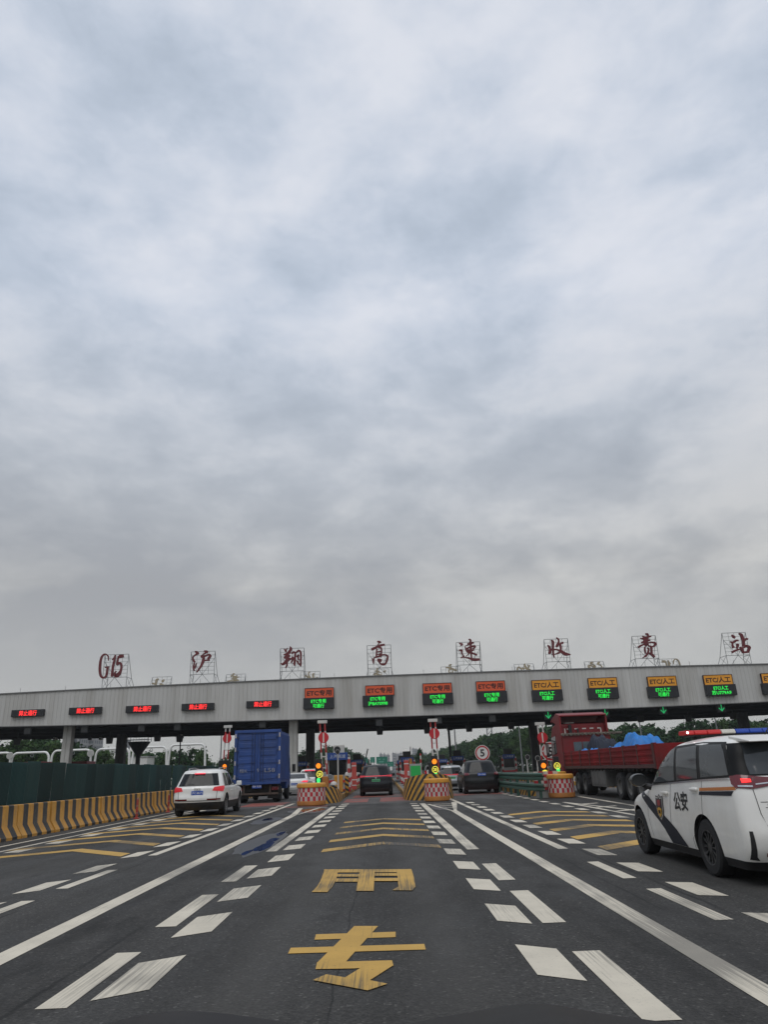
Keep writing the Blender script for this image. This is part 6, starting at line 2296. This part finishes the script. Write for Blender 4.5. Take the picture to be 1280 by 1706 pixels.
for lab, (px, py) in (('round pale sign back on the white gate at the edge of the view', (16, 1259)), ('round pale sign back on the white gate by the pale column', (150.5, 1255))):
    x, z = PY(px, py, YG - 0.5)
    t = thing('round_sign', lab, 'road sign', (x, YG - 0.5, 0), 0, 'round sign backs on the white gates')
    MB().lathe((0, 0, z), [(0.001, -0.02), (0.5, -0.02), (0.52, 0), (0.5, 0.02), (0.001, 0.02)], 28, 'y').build('sign_plate', SIGNW, t, 40)
    m = MB()
    for k in range(5):
        m.box(-0.42, 0.42, -0.05, -0.021, z - 0.36 + k * 0.17, z - 0.32 + k * 0.17)
    m.build('stiffener', STEEL, t)
    MB().tube([(0, 0.06, 0), (0, 0.06, z)], 0.06, 8).build('post', GATEW, t)
# equipment under the left of the canopy: cameras on short poles and a maintenance platform
for lab, (px, py) in (('small camera by the first pale column', (150, 1231)), ('small twin camera past the pale column', (168, 1231)), ('camera box on the thin dark pole by the white suv', (302, 1226)), ('white dome camera beside the long red booth band', (92, 1231))):
    x, z = PY(px, py, 86)
    t = thing('lane_camera', lab, 'camera', (x, 86, z), 0, 'cameras hung under the canopy')
    MB().cbox((0, -0.1, 0), (0.34, 0.6, 0.28), 0.2).build('camera_body', SIGNW if 'white' in lab or 'twin' in lab else BOX, t, bevel=0.03)
    MB().lathe((0, -0.42, 0), [(0.001, -0.04), (0.09, -0.03), (0.1, 0.03)], 14, 'y').build('lens', BOX, t)
    MB().tube([(0, 0, 0.1), (0, 0, 6.3 - z)], 0.04, 6).build('hanger', BOX, t)
x, z = PY(232, 1231, 92)
t = thing('gantry_column', 'dark column with a caged platform by the white house', 'gantry column', (x, 92, 0))
MB().lathe((0, 0, 0), [(0.3, 0), (0.28, 3.9), (0.35, 4.2), (1.35, z - 0.45), (1.35, z - 0.35)], 12, 'z').build('column', POLE, t)
m = MB()
for s in (-1, 1):
    for f in (-1, 1):
        m.tube([(s * 1.3, f * 0.6, z - 0.35), (s * 1.3, f * 0.6, z + 0.7)], 0.04, 6)
    for zz_ in (0.0, 0.35, 0.7):
        m.tube([(-1.3, s * 0.6, z - 0.1 + zz_), (1.3, s * 0.6, z - 0.1 + zz_)], 0.03, 6)
for k in range(8):
    m.tube([(-1.2 + k * 0.34, -0.6, z - 0.35), (-1.2 + k * 0.34, -0.6, z + 0.6)], 0.02, 5)
m.build('platform_cage', STEEL, t)
x, z = PY(301, 1226, 90)
t = thing('lamp_pole', 'thin dark pole rising behind the gate near the white suv', 'pole', (x, 90, 0))
MB().tube([(0, 0, 0), (0, 0, z + 0.3)], [0.1, 0.07], 8).build('pole', POLE, t)
m = MB()
m.cbox((0, 0, z - 0.1), (0.7, 0.3, 0.4))
m.build('lamp_head', POLE, t, bevel=0.03)

# ---------------------------------------------------------------- trees
LEAF = []
for i, (c1, c2) in enumerate((((0.012, 0.040, 0.013), (0.040, 0.092, 0.025)), ((0.010, 0.033, 0.013), (0.030, 0.072, 0.023)), ((0.024, 0.058, 0.014), (0.064, 0.118, 0.028)))):
    m_ = bpy.data.materials.new('leaves')
    m_.use_nodes = True
    tt = m_.node_tree
    b = tt.nodes['Principled BSDF']
    tc = tt.nodes.new('ShaderNodeTexCoord')
    oi = tt.nodes.new('ShaderNodeObjectInfo')
    nz = noise_n(tt, tc.outputs['Object'], 0.9, 4, 0.6)
    s = math_n(tt, 'ADD', math_n(tt, 'MULTIPLY', nz, 0.8), math_n(tt, 'MULTIPLY', oi.outputs['Random'], 0.25))
    L(tt, ramp(tt, s, [(0.3, c1), (0.75, c2)]), b.inputs['Base Color'])
    b.inputs['Roughness'].default_value = 0.75
    b.inputs['Specular IOR Level'].default_value = 0.2
    LEAF.append(m_)
BARK = pm('bark', (0.06, 0.05, 0.04), 0.9, 0, 0.25, 4)


def leaf_quad(vs, fs, p, s, rnd, out):
    n = (out * 0.7 + Vector((rnd.gauss(0, 1), rnd.gauss(0, 1), rnd.gauss(0, 1) + 0.4)) * 0.6).normalized()
    a = n.orthogonal().normalized()
    a.rotate(Matrix.Rotation(rnd.uniform(0, 6.28), 3, n))
    b = n.cross(a)
    k = len(vs)
    q = rnd.uniform(0.5, 0.8)
    vs += [tuple(p - a * s), tuple(p + b * s * q), tuple(p + a * s), tuple(p - b * s * q)]
    fs.append((k, k + 1, k + 2, k + 3))


def make_tree(seed, h, spread, kind, dens=1.0):
    rnd = random.Random(seed)
    vs, fs = [], []
    trunk = MB()
    th = h * (0.30 if kind != 'cone' else 0.12)
    trunk.tube([(0, 0, -0.05), (0.05 * h * rnd.uniform(-1, 1) * 0.3, 0, th), (rnd.uniform(-0.2, 0.2), rnd.uniform(-0.2, 0.2), h * 0.72)], [0.022 * h, 0.016 * h, 0.006 * h], 8)
    if kind == 'cone':
        blobs = []
        for k in range(46):
            z = h * rnd.uniform(0.1, 0.97)
            r = spread * (1 - z / h) ** 0.8 * rnd.uniform(0.35, 0.85)
            a = rnd.uniform(0, 6.28)
            blobs.append((Vector((r * math.cos(a), r * math.sin(a), z)), spread * 0.28))
    else:
        blobs = []
        nb = 26 if kind == 'broad' else 20
        for k in range(nb):
            a = rnd.uniform(0, 6.28)
            z = h * (0.30 + 0.64 * rnd.random())
            rel = (z / h - 0.30) / 0.66
            rr = spread * math.sqrt(max(0.03, 1 - (abs(rel - 0.40) / 0.66) ** 2)) * math.sqrt(rnd.uniform(0.08, 1))
            if kind == 'tall':
                rr *= 0.7
            blobs.append((Vector((rr * math.cos(a), rr * math.sin(a), z)), h * rnd.uniform(0.075, 0.15)))
        for p, r in blobs[:9]:
            trunk.tube([(0, 0, th * rnd.uniform(0.8, 1.3)), (p.x * 0.5, p.y * 0.5, (p.z + th) * 0.5), tuple(p)], [0.010 * h, 0.007 * h, 0.003 * h], 5)
    for p, r in blobs:
        for _ in range(int((150 if kind != 'cone' else 70) * dens)):
            d = Vector((rnd.gauss(0, 1), rnd.gauss(0, 1), rnd.gauss(0, 0.8))).normalized()
            q = p + d * r * (0.45 + 0.65 * rnd.random()) * (1 + 0.25 * rnd.gauss(0, 1))
            leaf_quad(vs, fs, q, h * rnd.uniform(0.014, 0.032) * (1.0 if dens > 0.5 else 2.0), rnd, d)
    me = bpy.data.meshes.new('crown')
    me.from_pydata(vs, [], fs)
    me.materials.append(LEAF[seed % 3])
    return me, trunk.mesh('trunk', BARK, 50)


TV = [make_tree(11, 9.0, 3.3, 'broad'), make_tree(12, 9.5, 3.0, 'broad'), make_tree(13, 8.0, 3.4, 'broad'), make_tree(14, 10.5, 2.6, 'tall'), make_tree(15, 9.5, 2.3, 'tall'), make_tree(16, 7.0, 1.9, 'cone'), make_tree(17, 8.2, 3.1, 'broad')]


def tree(v, x, y, s, rz, label, group, name='tree'):
    t = thing(name, label, 'tree', (x, y, -0.05), rz, group)
    t.scale = (s * rnd.uniform(0.9, 1.12), s * rnd.uniform(0.9, 1.12), s)
    for nm, me in zip(('crown', 'trunk'), TV[v]):
        o = bpy.data.objects.new(nm, me)
        C.objects.link(o)
        o.parent = t


rnd = random.Random(21)


LOW = [make_tree(31 + i, 9.0, 3.4, 'broad', 0.2)[0] for i in range(3)]
wood_v, wood_f = [], []
HT = {0: 9.0, 1: 9.5, 2: 8.0, 3: 10.5, 4: 9.5, 5: 7.0, 6: 8.2}


def belt(pts, rows, step, dy, hs, label, group, kinds):
    # front row: single trees; the rows behind only show as one dark mass through the gaps
    for r in range(rows):
        for (x0, y0, h0), (x1, y1, h1) in zip(pts, pts[1:]):
            ln = math.hypot(x1 - x0, y1 - y0)
            n = max(1, int(ln / step))
            for i in range(n):
                f = (i + rnd.uniform(0.1, 0.9)) / n
                v = rnd.choice(kinds)
                hh = (h0 + (h1 - h0) * f) * rnd.uniform(0.82, 1.04) * (0.94 if r == 0 else 1.0)
                x, y = x0 + (x1 - x0) * f + r * 1.2 + rnd.uniform(-0.7, 0.7), y0 + (y1 - y0) * f + r * dy + rnd.uniform(-1, 1)
                if r == 0:
                    tree(v, x, y, hh / HT[v], rnd.uniform(0, 6.28), label, group)
                else:
                    k = len(wood_v)
                    s, a = hh / 9.0 * 0.95, rnd.uniform(0, 6.28)
                    ca, sa = math.cos(a) * s * 1.15, math.sin(a) * s * 1.15
                    me = rnd.choice(LOW)
                    wood_v.extend((x + p.co.x * ca - p.co.y * sa, y + p.co.x * sa + p.co.y * ca, p.co.z * s) for p in me.vertices)
                    wood_f.extend(tuple(k + j for j in q.vertices) for q in me.polygons)


belt([(17, 420, 6), (22, 320, 9), (29, 240, 10), (31, 200, 10.3), (36, 165, 10.0), (50, 152, 9.2), (80, 148, 9.3), (112, 146, 9.5)], 4, 3.9, 4, 0, 'dark green tree in the dense belt behind the red truck', 'trees beyond the open lanes', [0, 1, 2, 3, 4, 6])
belt([(-110, 126, 10), (-72, 128, 9.6), (-60, 128, 9.2), (-50, 132, 7.0), (-42, 133, 7.4), (-36, 134, 6.6), (-27, 138, 6.3), (-24, 175, 6.0), (-20, 260, 5.5)], 3, 3.6, 5, 0, 'dark green tree in the belt behind the white height gates', 'trees beyond the closed lanes', [0, 1, 2, 3, 6])
x, z = PY(507, 1250, 150)
tree(2, x, 150, z / 8.0, 0.4, 'round dark tree between the pale and dark columns', None, 'round_tree')
x, z = PY(699, 1246, 128)
tree(5, x, 128, z / 7.0, 0.9, 'narrow dark conical tree behind the middle booth', None, 'conical_tree')
belt_far = [((-170, 420), (-30, 470)), ((-30, 470), (26, 500)), ((-20, 265), (-15, 420))]
for (x0, y0), (x1, y1) in belt_far:
    for i in range(60):
        f = rnd.random()
        k = len(wood_v)
        s, a = rnd.uniform(0.7, 1.15), rnd.uniform(0, 6.28)
        ca, sa = math.cos(a) * s * 1.3, math.sin(a) * s * 1.3
        me = rnd.choice(LOW)
        x, y = x0 + (x1 - x0) * f + rnd.gauss(0, 2), y0 + (y1 - y0) * f + rnd.gauss(0, 8)
        if abs(x + 2) < 11:
            continue
        wood_v.extend((x + p.co.x * ca - p.co.y * sa, y + p.co.x * sa + p.co.y * ca, p.co.z * s) for p in me.vertices)
        wood_f.extend(tuple(k + j for j in q.vertices) for q in me.polygons)
me = bpy.data.meshes.new('woodland')
me.from_pydata(wood_v, [], wood_f)
me.materials.append(LEAF[1])
o = bpy.data.objects.new('woodland', me)
C.objects.link(o)
tag(o, kind='stuff')
# low undergrowth at the foot of the belts
ug_v, ug_f = [], []
for (x0, y0), (x1, y1) in (((17, 410), (22, 320)), ((22, 320), (29, 236)), ((29, 236), (35, 160)), ((35, 160), (50, 148)), ((50, 148), (112, 142)), ((-110, 123), (-60, 124)), ((-60, 124), (-27, 134)), ((-27, 134), (-20, 255))):
    ln = math.hypot(x1 - x0, y1 - y0)
    for _ in range(int(ln * 55)):
        f = rnd.random()
        z = 3.4 * rnd.random() ** 1.4
        p = Vector((x0 + (x1 - x0) * f + rnd.gauss(0, 1.0), y0 + (y1 - y0) * f + rnd.gauss(0, 1.2), z))
        leaf_quad(ug_v, ug_f, p, rnd.uniform(0.14, 0.3), rnd, Vector((0, -0.5, 0.7)))
me = bpy.data.meshes.new('undergrowth')
me.from_pydata(ug_v, [], ug_f)
me.materials.append(LEAF[1])
o = bpy.data.objects.new('undergrowth', me)
C.objects.link(o)
tag(o, kind='stuff')

# ---------------------------------------------------------------- far things
def facade_mat(name, wall, win, sx, sz):
    m = bpy.data.materials.new(name)
    m.use_nodes = True
    t = m.node_tree
    b = t.nodes['Principled BSDF']
    tc = t.nodes.new('ShaderNodeTexCoord')
    sp = t.nodes.new('ShaderNodeSeparateXYZ')
    L(t, tc.outputs['Object'], sp.inputs[0])
    fx = math_n(t, 'FRACT', math_n(t, 'DIVIDE', math_n(t, 'ADD', sp.outputs[0], sp.outputs[1]), sx))
    fz = math_n(t, 'FRACT', math_n(t, 'DIVIDE', sp.outputs[2], sz))
    a = math_n(t, 'MULTIPLY', math_n(t, 'GREATER_THAN', fx, 0.35), math_n(t, 'GREATER_THAN', fz, 0.42))
    n = noise_n(t, tc.outputs['Object'], 0.2, 3)
    w2 = ramp(t, n, [(0.3, tuple(c * 0.9 for c in wall)), (0.7, wall)])
    L(t, mixc(t, a, w2, win), b.inputs['Base Color'])
    b.inputs['Roughness'].default_value = 0.6
    return m


FAC = facade_mat('apartment_facade', (0.30, 0.30, 0.31), (0.10, 0.11, 0.125), 3.2, 3.0)
YD = 900.0
for lab, pa, pb, top, yy, steps in (('pale flat-topped apartment block over the dark suv', 632, 650, 1256, 900, 3), ('pale stepped apartment block beside it, closer to the middle booth', 653.5, 671, 1254.5, 920, 4),
                                    ('faint tall apartment block behind the middle booth', 687, 697, 1247, 1100, 2), ('low apartment block just behind the conical tree', 697, 712, 1253, 1150, 3),
                                    ('pale tower beside the first pale column', 116, 133, 1212, 420, 2), ('pale wide tower past the first pale column', 137, 160, 1214, 440, 3), ('pale slim tower left of the dark rear column', 194, 203, 1229, 430, 2),
                                    ('distant low apartment block over the air conditioned booth', 510, 530, 1268, 1000, 3)):
    x0, z = PY(pa, top, yy)
    x1, _ = PY(pb, top, yy)
    t = thing('apartment_block', lab.replace('left of', 'next to'), 'building', ((x0 + x1) / 2, yy, -0.1), 0, 'far apartment blocks')
    hw = (x1 - x0) / 2
    m = MB()
    for k in range(steps):
        a = -hw + 2 * hw * k / steps
        m.box(a, a + 2 * hw / steps - 0.4, (k % 2) * 2.0, 14 + (k % 2) * 2, 0, z * (1 - 0.03 * (k % 3)))
    m.build('walls', FAC, t)
    m = MB()
    for k in range(steps):
        a = -hw + 2 * hw * (k + 0.3) / steps
        m.box(a, a + hw * 0.5 / steps, 3, 8, z * (1 - 0.03 * (k % 3)), z * (1 - 0.03 * (k % 3)) + 1.6)
    m.build('lift_housing', FAC, t)
# white house and its fence
x, z = PY(245, 1261, 132)
t = thing('white_house', 'small white flat-roofed house seen through the white height gate', 'house', (x, 127, 0))
MB().box(-1.6, 1.6, 0, 4, 0, z - 0.15).build('wall', SIGNW, t)
MB().box(-1.75, 1.75, -0.15, 4.2, z - 0.147, z).build('roof', GRYP, t)
for i in range(2):
    for j in range(3):
        MB().box(-1.2 + j * 0.85, -0.6 + j * 0.85, -0.02, 0.05, 1.2 + i * 1.5, 2.2 + i * 1.5).build('window', pm('house_window', (0.12, 0.14, 0.15), 0.2, 0, 0.1, 2), t)
# green direction boards far down the road
GSB = pm('green_road_sign', (0.012, 0.17, 0.11), 0.5, 0, 0.08, 0.5)
for lab, a, b, c, d, yy in (('large green direction board over the far road', 627, 646, 1261, 1272, 190), ('square green board beside the large one', 617, 625, 1261.5, 1270.5, 200), ('small pale green board close to the dark boom', 605, 613, 1262, 1271, 210),
                            ('low green board partly behind the large one', 645.5, 656, 1269, 1277, 180), ('tiny green board behind the air conditioned booth', 596, 601, 1263, 1266, 240)):
    x0, z1 = PY(a, c, yy)
    x1, z0 = PY(b, d, yy)
    t = thing('direction_board', lab, 'road sign', ((x0 + x1) / 2, yy, 0), 0, 'green boards down the road')
    h = (x1 - x0) / 2
    MB().box(-h, h, 0, 0.12, z0, z1).build('board', GSB, t, bevel=0.02)
    m = MB()
    for i, (u, v, ww) in enumerate(((-0.45, 0.65, 0.5), (0.35, 0.62, 0.4), (-0.1, 0.28, 1.1))):
        zz_ = z0 + (z1 - z0) * v
        m.box(h * (u - ww * 0.4), h * (u + ww * 0.4), -0.02, -0.004, zz_ - 0.09 * (z1 - z0), zz_ + 0.09 * (z1 - z0))
    m.build('white_panel', pm('pale_green_panel', (0.12, 0.34, 0.26), 0.5, 0, 0.3, 3), t)
    m = MB()
    for s in (-1, 1):
        m.tube([(s * h * 0.6, 0.2, 0), (s * h * 0.6, 0.2, z1)], 0.08, 6)
    m.build('posts', STEEL, t)
# lattice mast and light columns
x, z = PY(815, 1208, 300)
t = thing('lattice_mast', 'grey lattice mast above the wooded belt', 'mast', (x, 300, 0))
m = MB()
zt_ = z + 3
for a, b in ((-1, -1), (1, -1), (1, 1), (-1, 1)):
    m.tube([(a * 1.3, b * 1.3, 0), (a * 0.8, b * 0.8, zt_)], 0.12, 5)
for k in range(12):
    z0 = zt_ * k / 12
    w0 = 1.3 - 0.5 * k / 12
    for s in (-1, 1):
        m.tube([(-w0, s * w0, z0), (w0, s * w0, z0 + zt_ / 12)], 0.07, 4)
        m.tube([(s * w0, -w0, z0), (s * w0, w0, z0 + zt_ / 12)], 0.07, 4)
m.build('lattice', STEEL, t)
for lab, px, py, yy in (('thin grey light column beside the dark camera pole', 757.5, 1214, 120), ('thin grey light column before the red truck mirror', 864.5, 1206, 125), ('pale light column above the blue tarpaulin', 1066, 1203, 120), ('leaning pale column above the police van', 1192, 1196, 118),
                        ('thin grey light column next to the blue truck', 369, 1225, 118)):
    x, z = PY(px, py, yy)
    t = thing('light_column', lab, 'light column', (x, yy, 0), 0, 'slim light columns beyond the canopy')
    MB().tube([(0, 0, 0), (0, 0, z), (0, 0, z + 2.0)], [0.13, 0.1, 0.08], 8).build('column', STEEL, t)
    MB().tube([(0, 0, z + 2.0), (0.5, 0, z + 2.4), (1.4, 0, z + 2.45)], [0.06, 0.05, 0.05], 6).build('arm', STEEL, t)
    MB().box(1.2, 1.9, -0.15, 0.15, z + 2.4, z + 2.52).build('lamp_head', GRYP, t, bevel=0.03)

# ---------------------------------------------------------------- air
hz_m = bpy.data.materials.new('haze_air')
hz_m.use_nodes = True
t = hz_m.node_tree
t.nodes.clear()
out = t.nodes.new('ShaderNodeOutputMaterial')
pv = t.nodes.new('ShaderNodeVolumePrincipled')
pv.inputs['Color'].default_value = (0.80, 0.84, 0.88, 1)
pv.inputs['Density'].default_value = 0.00027
pv.inputs['Anisotropy'].default_value = 0.2
L(t, pv.outputs[0], out.inputs['Volume'])
hzb = MB().box(-700, 700, -60, 1300, -1.7, 62).build('haze', hz_m)
tag(hzb, kind='stuff')
